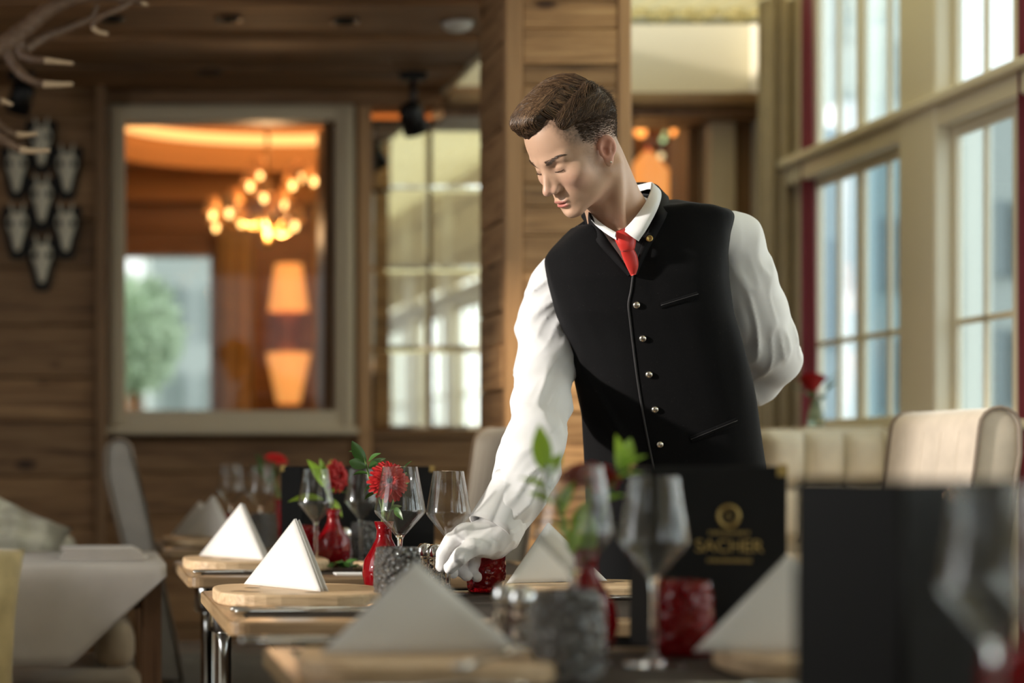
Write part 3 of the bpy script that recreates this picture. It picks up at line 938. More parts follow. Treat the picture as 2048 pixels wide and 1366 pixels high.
def leaf_solid(name, a, b, c, th, sub=10, bulge=.004, fold=.0):
    """thick cloth triangle a-b-c (c the top) with rounded rim"""
    a, b, c = Vector(a), Vector(b), Vector(c)
    nrm = (b - a).cross(c - a).normalized()
    V, Fc, idx = [], [], {}
    for side in (0, 1):
        for i in range(sub + 1):
            for j in range(sub + 1 - i):
                u, v = i / sub, j / sub
                w = 1 - u - v
                p = a * w + b * u + c * v
                rim = max(0.0, min(u, v, w))
                off = th * .5 * (min(1, rim * 7)) ** .5 + bulge * 27 * u * v * w * .5
                off = max(off, th * .12)
                p = p + nrm * (off if side else -off * .9)
                idx[side, i, j] = len(V); V.append(p)
    for side in (0, 1):
        for i in range(sub):
            for j in range(sub - i):
                t1 = (idx[side, i, j], idx[side, i + 1, j], idx[side, i, j + 1])
                Fc.append(t1 if side else t1[::-1])
                if i + j < sub - 1:
                    t2 = (idx[side, i + 1, j], idx[side, i + 1, j + 1], idx[side, i, j + 1])
                    Fc.append(t2 if side else t2[::-1])
    rimk = [(i, 0) for i in range(sub)] + [(sub - i, i) for i in range(sub)] + [(0, sub - i) for i in range(sub)]
    for q in range(len(rimk)):
        e, f = rimk[q], rimk[(q + 1) % len(rimk)]
        Fc.append((idx[0, e[0], e[1]], idx[0, f[0], f[1]], idx[1, f[0], f[1]], idx[1, e[0], e[1]]))
    return pd_mesh(name, V, Fc)

def napkin(label, c, rotz, w=.225, h=.112, spread=.055, z=None):
    """folded linen standing as a tent: leaves share the left foot, the right side gapes"""
    t = thing('napkin', label, 'napkin', (c[0], c[1], BZ if z is None else z), rotz, 'white folded napkins')
    a = (-w / 2, 0, 0)
    def leaf(nm, y, ytop, hh, th, sh=0):
        return put(nm, leaf_solid(nm, a, (w / 2 + sh, y, 0), (sh, ytop, hh), th, 12), M_LINEN, t)
    leaf('fold', 0, .026, h, .005)
    leaf('fold', spread * .36, .0285, h * 1.004, .0045, .001)
    leaf('fold', spread * 1.0, .034, h * .99, .005, .002)
    return t

GLASS_PROF = [(0, 0), (.034, 0), (.036, .0012), (.034, .0024), (.012, .0045), (.0048, .008), (.0036, .02), (.0034, .08), (.0044, .094), (.0075, .0995), (.0365, .1345), (.0382, .1385), (.0378, .142), (.0262, .2105),
              (.0259, .2109), (.0256, .2105), (.0372, .1419), (.0376, .1387), (.0361, .1358), (.0068, .1018), (0, .1004)]
glass_me = lathe_me('wine_glass', GLASS_PROF, 48)
glass_me.materials.append(M_GLASS); glass_me.materials.append(M_THIN)
for pl_ in glass_me.polygons: pl_.material_index = 1 if pl_.center.z > .1035 else 0
def wine_glass(label, px, Y, s=1.0, table_z=TZ):
    o = put('wine_glass', glass_me, None, None, (xp(px, Y), Y, table_z + .0003))
    o.scale = (s, s, s if s < 1.05 else 1 + (s - 1) * .3)
    return setp(o, label, 'glass', 'angular wine glasses')

def tumbler_mesh(name):
    # barrel tumbler whose wall is pressed into rows of small facets
    seg, rows = 44, 16
    V, Fc = [], []
    def R(z): return .0335 + .0035 * math.sin(math.pi * min(1, z / .095)) 
    out = []
    for j in range(rows + 1):
        z = .004 + (.0955 - .004) * j / rows
        ring = []
        for i in range(seg):
            a = 2 * math.pi * (i + .5 * (j % 2)) / seg
            d = 0.0013 * (1 if (i * 7 + j * 5) % 3 == 0 else -.4) if 0 < j < rows - 1 else 0
            r = R(z) + d
            ring.append(len(V)); V.append((r * math.cos(a), r * math.sin(a), z))
        out.append(ring)
    inn = []
    for z, k in ((.0955, .9), (.05, .90), (.02, .88), (.012, .7)):
        ring = []
        for i in range(seg):
            a = 2 * math.pi * i / seg
            r = R(z) * k if z < .09 else R(z) - .0022
            ring.append(len(V)); V.append((r * math.cos(a), r * math.sin(a), z + (.0008 if z > .09 else 0)))
        inn.append(ring)
    seq = out + inn
    for a, b in zip(seq[:-1], seq[1:]):
        for i in range(seg):
            j = (i + 1) % seg
            Fc.append((a[i], a[j], b[j], b[i]))
    bot = len(V); V.append((0, 0, .004)); top = len(V); V.append((0, 0, .012))
    base = []
    for i in range(seg):
        j = (i + 1) % seg
        Fc.append((out[0][j], out[0][i], bot)); Fc.append((inn[-1][i], inn[-1][j], top))
    me = pd_mesh(name, V, Fc)
    for v in me.vertices: v.co.z -= .004
    return me
tumbler_me = tumbler_mesh('tumbler')
red_me = tumbler_me.copy()
def tumbler(label, px, Y, red=False, s=1.0):
    o = put('tumbler', red_me if red else tumbler_me, M_REDGLASS if red else M_GREYGLASS, None, (xp(px, Y), Y, TZ + .0003))
    o.scale = (s, s, s)
    return setp(o, label, 'tumbler', 'ruby glass tumblers' if red else 'smoke grey glass tumblers')

vase_me = lathe_me('bud_vase', [(0, 0), (.024, 0), (.033, .012), (.0375, .035), (.034, .058), (.022, .078), (.0135, .095), (.0125, .108), (.017, .124), (.0158, .124), (.0112, .108), (.0122, .095), (.0205, .078), (.0325, .058), (.036, .035), (.0315, .014), (0, .005)], 36)
def vase(label, px, Y):
    o = put('bud_vase', vase_me, M_REDVASE, None, (xp(px, Y), Y, TZ + .0003))
    return setp(o, label, 'vase', 'ruby bud vases')

shaker_me = lathe_me('shaker_body', [(0, 0), (.019, 0), (.0205, .004), (.0165, .04), (.0145, .062), (.0, .063)], 10, False)
shcap_me = lathe_me('shaker_cap', [(.0145, .062), (.0155, .064), (.0155, .076), (.009, .083), (0, .0845)], 16)
def shaker(label, px, Y):
    t = thing('salt_shaker', label, 'shaker', (xp(px, Y), Y, TZ + .0003), 0, 'cut glass shakers')
    put('shaker_body', shaker_me, M_SHAKER, t); put('shaker_cap', shcap_me, M_CHROME, t)
    return t

# ---- cutlery
def cutlery_meshes():
    def flat(name, prof, bend):
        # prof: (x, halfwidth, halfthick)
        V, Fc = [], []
        seg = 8
        for x, hw, ht in prof:
            for k in range(seg):
                a = 2 * math.pi * k / seg
                V.append((x, hw * math.cos(a), ht * math.sin(a) + bend(x)))
        n = len(prof)
        for i in range(n - 1):
            for k in range(seg):
                l = (k + 1) % seg
                Fc.append((i * seg + k, i * seg + l, (i + 1) * seg + l, (i + 1) * seg + k))
        Fc.append(tuple(range(seg - 1, -1, -1))); Fc.append(tuple((n - 1) * seg + k for k in range(seg)))
        return pd_mesh(name, V, Fc)
    knife = flat('knife', [(-.105, .003, .002), (-.103, .0075, .0045), (-.08, .0078, .0045), (-.01, .0055, .0038), (0, .005, .003), (.01, .0095, .0011), (.08, .0095, .0009), (.108, .004, .0007), (.112, .0005, .0004)], lambda x: .005)
    fork = flat('fork_handle', [(-.10, .003, .002), (-.098, .0075, .0036), (-.07, .006, .003), (0, .0034, .0022), (.04, .0036, .002), (.052, .0095, .0016), (.065, .0115, .0012), (.07, .0115, .001)], lambda x: .005 + .006 * max(0, (x - .01) / .06) * (1 - max(0, (x - .05) / .05)))
    tine = flat('tine', [(.0, .0014, .0009), (.03, .0013, .0009), (.042, .0004, .0004)], lambda x: 0)
    spoon = flat('spoon', [(-.10, .003, .002), (-.098, .0075, .0036), (-.07, .006, .003), (0, .0034, .0022), (.045, .0036, .002), (.055, .010, .0015), (.072, .0175, .0014), (.09, .0185, .0014), (.103, .011, .0013), (.108, .002, .001)], lambda x: .005 + (.004 if .05 < x < .1 else 0))
    return knife, fork, tine, spoon
KN, FK, TI, SPN = cutlery_meshes()
def cutlery(kind, label, px, py_or_Y, rotz, z=TZ, group='polished cutlery'):
    Y = py_or_Y
    loc = (xp(px, Y), Y, z + .0005)
    if kind == 'fork':
        t = thing('fork', label, 'fork', loc, rotz, group)
        put('handle', FK, M_STEEL, t)
        for q in range(4):
            put('tine', TI, M_STEEL, t, (.069, -.0087 + .0058 * q, .0075))
        return t
    o = put(kind, KN if kind == 'knife' else SPN, M_STEEL, None, loc, (0, 0, rotz))
    return setp(o, label, kind, group)

# ---- flowers
petal_me = None
def petal_mesh(L=.036, w=.0062, name='petal'):
    V, Fc = [], []
    n = 6
    for i in range(n + 1):
        t = i / n
        ww = w * math.sin(math.pi * min(.98, .12 + .8 * t ** .8)) ** .7
        x = .007 + (L - .007) * t
        z = .004 + .010 * math.sin(t * 1.7) - .010 * t * t
        for s in (-1, 0, 1):
            V.append((x, s * ww, z + (.0015 if s else -.0008)))
    for i in range(n):
        for s in range(2):
            a = i * 3 + s
            Fc.append((a, a + 3, a + 4, a + 1))
    return pd_mesh(name, V, Fc)
PET1, PET2, PET3 = petal_mesh(.036, .0054), petal_mesh(.030, .0048), petal_mesh(.020, .0036)
disc_me = lathe_me('eye', [(0, .0075), (.005, .0085), (.0085, .006), (.0095, .002), (0, -.004)], 16)
def gerbera(label, px, py, Y, face, vase_xy, deep=False, size=1.0, top=.118, petals=28):
    c = P(px, py, Y)
    b = Vector((vase_xy[0], vase_xy[1], TZ + .012))
    t = thing('gerbera', label, 'flower', b, 0, 'red gerbera flowers')
    d = Vector(face).normalized()
    rel = c - b
    st = catmull([(0, 0, 0), (0, 0, top * .9), (rel - d * .025 - Vector((0, 0, .02))), rel - d * .004], 8)
    put('stem', tube_me('stem', st, .0026, 8), M_STEM, t)
    q = d.to_track_quat('Z', 'Y')
    m = M_PETALD if deep else M_PETAL
    for lay, (me, n, lift, sc) in enumerate(((PET1, petals, 0.0, 1.0), (PET2, petals, .003, .98), (PET3, 16, .0055, .95))):
        for i in range(n):
            o = put('petal', me, m, t, rel + d * lift)
            a = 2 * math.pi * (i + .5 * lay) / n + random.uniform(-.05, .05)
            tilt = random.uniform(-.10, .10) - .05 * lay
            o.rotation_mode = 'QUATERNION'
            o.rotation_quaternion = q @ Vector((0, 0, 1)).rotation_difference(Vector((0, 0, 1))) @ Matrix.Rotation(a, 3, 'Z').to_quaternion() @ Matrix.Rotation(tilt - .12 * lay, 3, 'Y').to_quaternion()
            k = size * sc * random.uniform(.93, 1.05)
            o.scale = (k, k, k)
    e = put('flower_eye', disc_me, M_DISC, t, rel + d * .004)
    e.rotation_mode = 'QUATERNION'; e.rotation_quaternion = q
    e.scale = (size,) * 3
    return t

def leaf_mesh(name):
    V, Fc = [], []
    n = 10
    for i in range(n + 1):
        t = i / n
        w = .21 * math.sin(math.pi * t ** .85) ** .9 * (1 - .15 * t)
        z = .10 * math.sin(math.pi * t * .9) - .05 * t
        for s in (-1, -.5, 0, .5, 1):
            V.append((t, s * w, z + abs(s) * .28 * w))
    for i in range(n):
        for s in range(4):
            a = i * 5 + s
            Fc.append((a, a + 5, a + 6, a + 1))
    return pd_mesh(name, V, Fc)
LEAF_D = leaf_mesh('leaf'); LEAF_B = leaf_mesh('leaf')
def sprig(label, base, stem_pts, leaves, bright=False):
    """leaves: (px0, py0, px1, py1, Y0, dY) base and tip of each leaf"""
    b = Vector(base)
    t = thing('green_sprig', label, 'greenery', b, 0, 'ruscus sprigs')
    pts = [Vector((0, 0, 0)), Vector((0, 0, .10))] + [P(*p) - b for p in stem_pts]
    put('stem', tube_me('stem', catmull(pts, 6), .0017, 6), M_STEM, t)
    for (x0, y0, x1, y1, Y, dY, roll) in leaves:
        p0, p1 = P(x0, y0, Y), P(x1, y1, Y + dY)
        d = p1 - p0
        L = d.length
        o = put('leaf', LEAF_B if bright else LEAF_D, M_LEAF2 if bright else M_LEAF, t, p0 - b)
        q = d.to_track_quat('X', 'Z')
        o.rotation_mode = 'QUATERNION'
        o.rotation_quaternion = q @ Matrix.Rotation(roll, 3, 'X').to_quaternion()
        o.scale = (L, L, L)
    return t

# ---- menu folders
def menu(label, spine, e0, e1, h, mat, cols=None, th=.004, corners=True, z=TZ):
    """open folder standing on edge: spine point, two outer points (x, y)"""
    t = thing('menu_folder', label, 'menu', (spine[0], spine[1], z + .0005), 0, 'black menu folders')
    for e in (e0, e1):
        d = Vector((e[0] - spine[0], e[1] - spine[1]))
        L = d.length; a = math.atan2(d.y, d.x)
        pn = put('cover', box_me('cover', L, th, h, .0012), mat, t, (d.x / 2, d.y / 2, 0), (0, 0, a))
        if corners:
            for zz in (h - .012,):
                put('gold_corner', box_me('gold_corner', .012, th + .002, .014), M_GOLD, pn, (L / 2 - .0055, 0, zz))
    put('spine', tube_me('spine', [(0, 0, 0), (0, 0, h)], th * .8, 8), mat, t)
    return t

# ================================================================== table 1 (in focus)
board('long pale board under the sunlit napkin on the focused table', .213, .490, 3.10, 3.40)
board('pale board at the right end of the focused table near the waiter', .72, .985, 3.30, 3.52)
nL = P(490, 1168, 3.36); nR = P(640, 1186, 3.17)
napkin('white napkin in full sun at the left of the focused table', ((nL.x + nR.x) / 2, (nL.y + nR.y) / 2), math.atan2(nR.y - nL.y, nR.x - nL.x), .222, .112, .013)
napkin('white napkin half hidden behind the near vase', (xp(1115, 3.42), 3.42), math.radians(20), .2, .1)
cutlery('knife', 'front knife beside the sunlit napkin board', 610, 2.975, math.radians(3))
cutlery('knife', 'second knife just in front of the sunlit napkin board', 600, 3.012, math.radians(2))
cutlery('spoon', 'spoon with coppery reflection beside the sunlit napkin', 676, 3.04, math.radians(14))
cutlery('fork', 'fork left of the right hand board near the waiter', 1240, 3.30, math.radians(168))
cutlery('knife', 'knife in front of the right hand board near the waiter', 1232, 3.27, math.radians(172))
wine_glass('wine glass in front of the gerbera on the focused table', 800, 3.36, 1.12)
wine_glass('wine glass whose stem the white glove holds', 897, 3.42, 1.0)
tumbler('smoke grey tumbler in front of the red vase, centre', 795, 3.16)
tumbler('ruby tumbler just behind the gloved fingers', 972, 3.50, True, .9)
vase('ruby bud vase behind the centre grey tumbler', 768, 3.44)
shaker('cut glass shaker between the two focused wine glasses', 850, 3.50)
shaker('cut glass shaker left of the gloved hand', 872, 3.47)
gv = (xp(768, 3.44), 3.44)
gerbera('sharp red gerbera between the focused wine glasses', 775, 965, 3.42, (.12, -1, .28), gv, False, 1.0)
sprig('sprig of dark leaves rising left of the sharp gerbera', (gv[0] - .003, gv[1] + .003, TZ + .012),
      [(762, 1010, 3.45), (740, 960, 3.46), (733, 930, 3.46), (722, 905, 3.46)],
      [(733, 928, 703, 881, 3.46, -.02, 1.2), (730, 920, 697, 902, 3.46, .03, .4), (736, 925, 762, 906, 3.46, -.02, .9), (734, 935, 697, 922, 3.46, -.03, 1.3),
       (738, 938, 772, 916, 3.46, .02, .5), (739, 948, 705, 950, 3.46, .02, .5), (747, 970, 726, 990, 3.45, -.02, 1.0), (752, 985, 728, 1000, 3.44, .01, .5)])
sprig('sprig of leaves rising right of the sharp gerbera', (gv[0] + .004, gv[1] + .002, TZ + .012),
      [(785, 1010, 3.45), (800, 965, 3.47), (812, 945, 3.48)],
      [(800, 955, 824, 921, 3.48, -.02, .6), (798, 985, 818, 965, 3.47, -.03, .8), (790, 1015, 806, 1040, 3.44, -.02, 1.0), (782, 1020, 805, 1012, 3.44, .02, .4)])
cs = put('coaster', lathe_me('coaster', [(0, 0), (.03, 0), (.034, .006), (.0335, .007), (.0295, .0015), (0, .0012)], 28), M_SHAKER, None, (xp(640, 3.47), 3.47, TZ))
setp(cs, 'small glass dish behind the sunlit napkin', 'dish')

# ================================================================== table 2
board('board under the napkin on the second table', .215, .52, 4.10, 4.42)
a_, b_ = P(397, 1105, 4.36), P(530, 1116, 4.16)
napkin('white napkin on the second table, second brightest', ((a_.x + b_.x) / 2, (a_.y + b_.y) / 2), math.atan2(b_.y - a_.y, b_.x - a_.x), .232, .116, .014)
cutlery('knife', 'knife in front of the board on the second table', 490, 4.02, math.radians(3))
cutlery('fork', 'fork in front of the board on the second table', 500, 4.05, math.radians(4))
wine_glass('wine glass left of the red vase on the second table', 632, 4.22, 1.0)
wine_glass('wine glass right of the red vase on the second table', 722, 4.36, 1.0)
tumbler('ruby tumbler peeking over the sunlit napkin', 611, 4.43, True, .92)
tumbler('grey tumbler beside the right glass of the second table', 733, 4.46)
vase('ruby bud vase on the second table', 667, 4.34)
shaker('cut glass shaker right of the vase on the second table', 689, 4.36)
shaker('cut glass shaker left of the vase on the second table', 595, 4.46)
gv = (xp(667, 4.34), 4.34)
gerbera('softly blurred red gerbera on the second table', 670, 953, 4.32, (.75, -.75, .12), gv)
sprig('blurred leaves left of the second table gerbera', (gv[0] - .003, gv[1] + .003, TZ + .012),
      [(655, 985, 4.36), (640, 950, 4.38)],
      [(648, 975, 614, 918, 4.38, 0, .8), (645, 960, 640, 916, 4.38, .02, .4), (650, 960, 664, 918, 4.38, .02, 1.0), (655, 995, 685, 1035, 4.36, 0, .7), (648, 1000, 575, 1003, 4.38, .01, .5), (655, 985, 690, 985, 4.36, .02, .3)], True)
menu('black menu folder standing on the second table', (xp(600, 4.56), 4.52), (xp(866, 4.5), 4.48), (xp(560, 4.6), 4.57), .215, M_MENU)
card = put('paper_card', box_me('paper_card', .085, .05, .003), M_LINEN, None, (xp(712, 4.02), 4.02, TZ)); setp(card, 'white paper card at the edge of the second table', 'card')
pb = put('wood_slice', lathe_me('wood_slice', [(0, 0), (.035, 0), (.037, .003), (.037, .014), (.034, .016), (0, .016)], 24), M_BOARD, None, (xp(742, 4.20), 4.20, TZ)); setp(pb, 'small round wooden coaster on the second table', 'coaster')
pine = thing('dried_posy', 'small dark dried posy lying before the second table vase', 'posy', (xp(688, 4.16), 4.16, TZ))
for q in range(9):
    o = put('dried_leaf', LEAF_D, None, pine, (random.uniform(-.03, .03), random.uniform(-.012, .012), .006), (random.uniform(-.5, .5), random.uniform(-.7, .1), random.uniform(0, 6.28)))
    o.scale = (.035, .05, .05)

# ================================================================== table 3 (dim)
board('dim board on the farthest table', .215, .46, 5.28, 5.55)
napkin('dim napkin on the farthest table', (xp(410, 5.4), 5.40), math.radians(-52), .215, .112, .014)
napkin('dimmest napkin at the back of the farthest table', (xp(385, 5.68), 5.68), math.radians(-50), .21, .112, .014, TZ)
wine_glass('left of the two dim glasses on the farthest table', 462, 5.55, 1.04)
wine_glass('right of the two dim glasses on the farthest table', 521, 5.36, 1.08)
tumbler('grey tumbler on the farthest table', 527, 5.18)
tumbler('ruby tumbler on the farthest table', 444, 5.5, True, .9)
vase('ruby bud vase on the farthest table', 560, 5.42)
gv = (xp(560, 5.42), 5.42)
gerbera('dark red gerbera on the farthest table', 551, 922, 5.42, (.2, -.3, .9), gv, True, .9)
sprig('dark leaves on the farthest table', (gv[0] - .003, gv[1] + .003, TZ + .012), [(550, 985, 5.43), (525, 950, 5.43)],
      [(520, 950, 512, 905, 5.43, 0, .5), (530, 960, 500, 930, 5.43, .02, .8), (535, 970, 560, 940, 5.43, 0, .6)])

# ================================================================== near table
board('blurred board under the large grey napkin', .232, .50, 2.02, 2.27, math.radians(-3))
board('blurred board under the right hand near napkin', .70, .96, 2.05, 2.30)
napkin('large blurred shaded napkin in the foreground', (xp(843, 2.16), 2.16), math.radians(4), .222, .098, .04)
napkin('pale blurred napkin leaning into the dark near folder', (xp(1588, 2.17), 2.17), math.radians(-4), .215, .104, .04)
cutlery('knife', 'blurred knife at the left of the near board', 660, 2.28, math.radians(8), TZ + .02)
cutlery('knife', 'blurred knife before the large napkin', 800, 1.93, math.radians(2))
cutlery('fork', 'blurred fork before the large napkin', 830, 1.97, math.radians(3))
cutlery('spoon', 'blurred spoon right of the large napkin', 985, 2.05, math.radians(60), TZ + .0215)
cutlery('knife', 'blurred knife before the right hand near napkin', 1500, 1.98, math.radians(176))
shaker('left blurred glass shaker on the near table', 1012, 2.36)
shaker('right blurred glass shaker on the near table', 1045, 2.30)
tumbler('large blurred grey tumbler in the foreground', 1136, 2.10, False, 1.02)
tumbler('blurred ruby tumbler before the gold lettered menu', 1365, 2.36, True, .95)
wine_glass('blurred wine glass above the large grey tumbler', 1148, 2.27, 1.2)
wine_glass('blurred wine glass before the black menu', 1308, 2.23, 1.0)
vase('blurred ruby vase behind the foreground grey tumbler', 1172, 2.38)
gv = (xp(1172, 2.38), 2.38)
gerbera('blurred red gerbera seen edge on in the foreground', 1180, 965, 2.40, (.15, .35, .9), gv, False, 1.0)
sprig('bright blurred leaves at the left of the near vase', (gv[0] - .003, gv[1], TZ + .012),
      [(1130, 1060, 2.38), (1100, 960, 2.38), (1090, 930, 2.38)],
      [(1090, 945, 1078, 847, 2.38, -.01, .6), (1092, 955, 1125, 905, 2.38, .01, .9), (1100, 985, 1035, 955, 2.38, 0, .4), (1110, 1010, 1055, 985, 2.38, .02, .9), (1120, 1035, 1150, 960, 2.38, 0, .7), (1130, 1080, 1110, 1010, 2.38, 0, .2), (1145, 1110, 1155, 1040, 2.37, 0, .8), (1150, 1125, 1120, 1050, 2.40, .02, .4), (1165, 1120, 1185, 1030, 2.41, .01, .9), (1140, 1090, 1100, 1040, 2.39, .01, .6), (1150, 1070, 1175, 1000, 2.42, .01, .5)], True)
sprig('bright blurred leaves at the right of the near vase', (gv[0] + .004, gv[1], TZ + .012),
      [(1195, 1060, 2.39), (1225, 970, 2.39), (1240, 935, 2.39)],
      [(1238, 945, 1232, 868, 2.39, 0, .6), (1240, 940, 1262, 875, 2.39, .02, .9), (1238, 945, 1296, 910, 2.39, -.01, .5), (1230, 960, 1290, 945, 2.39, 0, .3), (1215, 1000, 1250, 990, 2.39, -.01, .8)], True)

# gold lettered menu
mS = menu('black menu folder with gold crest and lettering', (xp(1288, 2.47), 2.44), (xp(1574, 2.40), 2.40), (xp(1262, 2.52), 2.52), .222, M_MENU)
cov = [c for c in mS.children if c.name.startswith('cover')][0]
def text_on(parent, s, size, x, z, y=-.0026, name='lettering', mat=None):
    cu = bpy.data.curves.new(name, 'FONT')
    cu.body = s; cu.size = size; cu.align_x = 'CENTER'; cu.align_y = 'CENTER'; cu.extrude = .0003
    cu.materials.append(mat or M_GOLD)
    tmp = bpy.data.objects.new(name, cu); COL.objects.link(tmp)
    bpy.context.view_layer.update()
    me = bpy.data.meshes.new_from_object(tmp.evaluated_get(bpy.context.evaluated_depsgraph_get()))
    bpy.data.objects.remove(tmp)
    o = bpy.data.objects.new(name, me); COL.objects.link(o)
    o.parent = parent; o.location = (x, y, z); o.rotation_euler = (math.pi / 2, 0, 0)
    return o
cx0 = .012
text_on(cov, 'SACHER', .0215, cx0, .125)
# crest: wreath ring with an initial, and two rows of fine print
put('crest', tube_me('crest', [(cx0 + .0115 * math.cos(2 * math.pi * i / 36), -.0026, .1615 + .0125 * math.sin(2 * math.pi * i / 36)) for i in range(36)], .0022, 6, closed=True), M_GOLD, cov)
text_on(cov, 'S', .015, cx0, .1615, name='crest_initial')
V, Fc = [], []
def fine_row(z, x0, x1, n, hgt):
    me_v, me_f = [], []
    for q in range(n):
        x = x0 + (x1 - x0) * (q + .5) / n
        w = (x1 - x0) / n * (.30 + .12 * ((q * 7) % 3) / 2)
        for xx, zz in ((x - w, z), (x - w * .3, z), (x - w * .3, z + hgt), (x - w, z + hgt), (x + w * .2, z), (x + w, z), (x + w, z + hgt), (x + w * .2, z + hgt)):
            me_v.append((xx, -.0024, zz))
        k = len(me_v) - 8
        me_f += [(k, k + 1, k + 2, k + 3), (k + 4, k + 5, k + 6, k + 7)]
    o = put('fine_print', pd_mesh('fine_print', me_v, me_f, False), M_GOLD, cov); o['kind'] = 'stuff'
fine_row(.1395, cx0 - .024, cx0 + .024, 11, .0042)
fine_row(.1060, cx0 - .026, cx0 + .026, 12, .0042)

# dark folder close to the lens and glasses at the right edge
menu('large dark blurred folder close to the lens at the right', (xp(1806, 1.55), 1.55), (xp(1590, 1.64), 1.64), (xp(2032, 1.63), 1.63), .214, M_MENUGLOSS, corners=False)
wine_glass('very blurred wine glass at the lower right corner', 1992, 1.42, 1.0)
wine_glass('very blurred wine glass cut by the right edge', 2085, 1.56, 1.0)
tumbler('very blurred ruby tumbler cut by the right edge', 2066, 1.47, True, 1.0)

# ================================================================== seating
def cushion_me(name, sx, sy, sz, r=.03, seg=4):
    bm = bmesh.new()
    bmesh.ops.create_cube(bm, size=1)
    for v in bm.verts: v.co = (v.co.x * sx, v.co.y * sy, (v.co.z + .5) * sz)
    bmesh.ops.bevel(bm, geom=list(bm.edges), offset=min(r, .45 * min(sx, sy, sz)), segments=seg, affect='EDGES', profile=.5)
    return bm_mesh(name, bm, True)

def chair(label, loc, rotz, mat, hgt=1.09, width=.46, group='upholstered dining chairs', lean=.10, thick=.085):
    """local +x is the way the sitter faces; back stands at x = 0"""
    t = thing('dining_chair', label, 'chair', loc, rotz, group)
    # side profile of the back (x, z) with rolled top, extruded along y
    prof = []
    zt = hgt
    for i in range(9):
        a = math.pi * i / 8
        prof.append((-lean - thick / 2 + thick / 2 * math.cos(a) + .0, zt - thick / 2 + thick / 2 * math.sin(a)))
    prof += [(-lean - thick, zt - .10), (-thick * .75, .46), (-thick * .6, .40), (.03, .40), (.015, .50), (-lean * .35, .72)]
    me = prism_me('backrest', prof, width, .012, 3, 'y')
    o = put('backrest', me, mat, t, (0, -width / 2, 0)); auto_smooth(o, 50)
    for s in (-1, 1):
        pts = [(x, s * (width / 2 + .002) , z) for x, z in prof]
        put('piping', tube_me('piping', pts, .0048, 6, closed=True), M_PIPING, o, (0, width / 2, 0))
    # stitched channels on the front face
    for k in range(1, 5):
        yy = -width / 2 + width * k / 5
        put('seam', tube_me('seam', [(-lean + .001, yy, zt - .05), (-lean * .62, yy, .86), (-lean * .33, yy, .70), (.017, yy, .5)], .0012, 5), M_PIPING if False else mat, o, (0, width / 2, 0))
    put('seat', cushion_me('seat', .44, width, .11, .03), mat, t, (.21, 0, .36))
    for x in (.02, .39):
        for s in (-1, 1):
            put('leg', tube_me('leg', [(x + (.02 if x > .1 else -.03), s * (width / 2 - .04), 0), (x, s * (width / 2 - .045), .37)], [.014, .02], 8), M_LEG, t)
    return t
chair('sunlit beige chair with dark piping at the right', (1.865, 4.53, 0), math.pi, M_BEIGE, 1.093, .47, lean=-.02 + .08, thick=.088)
chair('taupe chair with a pale edge behind the focused wine glasses', (.94, 4.93, 0), math.pi, M_TAUPE, 1.06, .35, lean=.06)
chair('grey chair in profile left of the farthest table', (.232, 5.45, 0), 0, M_GREYCHAIR, 1.035, .42, lean=.10, thick=.07)

sf = thing('tufted_sofa', 'pale tufted sofa back under the glazed wall', 'sofa', (2.25, 5.95, 0))
def tuft(nm, x0, x1, z0, z1, y):
    n = 10
    V, Fc = [], []
    for j in range(n + 1):
        for i in range(n + 1):
            u, v = i / n * 2 - 1, j / n * 2 - 1
            d = .055 * (max(0, 1 - abs(u) ** 3.0) * max(0, 1 - abs(v) ** 4)) ** .5
            V.append((x0 + (x1 - x0) * i / n, y - d, z0 + (z1 - z0) * j / n))
    for j in range(n):
        for i in range(n):
            a = j * (n + 1) + i
            Fc.append((a, a + 1, a + n + 2, a + n + 1))
    return put(nm, pd_mesh(nm, V, Fc), M_SOFA, sf)
put('back', cushion_me('back', .47, .13, .62, .04), M_SOFA, sf, (-.02, -.02, .45))
for k in range(4):
    tuft('tuft', -.25 + k * .115, -.25 + (k + 1) * .115 - .002, .90, 1.06, -.085)
    tuft('tuft', -.25 + k * .115, -.25 + (k + 1) * .115 - .002, .74, .90, -.085)
put('seat', cushion_me('seat', .47, .5, .18, .05), M_SOFA, sf, (-.02, -.33, .28))
put('base', box_me('base', .45, .55, .28, .01), M_LEG, sf, (-.02, -.28, 0))

# rose on the ledge
rv = put('small_vase', lathe_me('small_vase', [(0, 0), (.022, 0), (.026, .02), (.02, .05), (.014, .07), (.0165, .085), (.0148, .085), (.012, .07), (0, .06)], 20), glass('green_vase_glass', (.45, .55, .42), .05, trans=.6), None, (xp(1632, 6.1), 6.1, 1.0805))
setp(rv, 'small green glass vase on the window ledge', 'vase')
rs = thing('red_rose', 'single red rose standing on the window ledge', 'flower', (xp(1632, 6.1), 6.1, 1.10))
rc_ = P(1624, 772, 6.1) - rs.location
put('stem', tube_me('stem', catmull([(0, 0, 0), (.0, 0, .06), rc_], 6), .003, 6), M_STEM, rs)
def rose_petal(R, h, op):
    V, Fc = [], []
    for j in range(6):
        t = j / 5
        for i in range(7):
            a = (i / 6 - .5) * 1.9
            r = R * (.35 + .65 * t ** .7) + op * t ** 3
            V.append((r * math.cos(a), r * math.sin(a), h * t - .004 * (i - 3) ** 2 / 9 * t))
    for j in range(5):
        for i in range(6):
            a = j * 7 + i
            Fc.append((a, a + 1, a + 8, a + 7))
    return pd_mesh('petal', V, Fc)
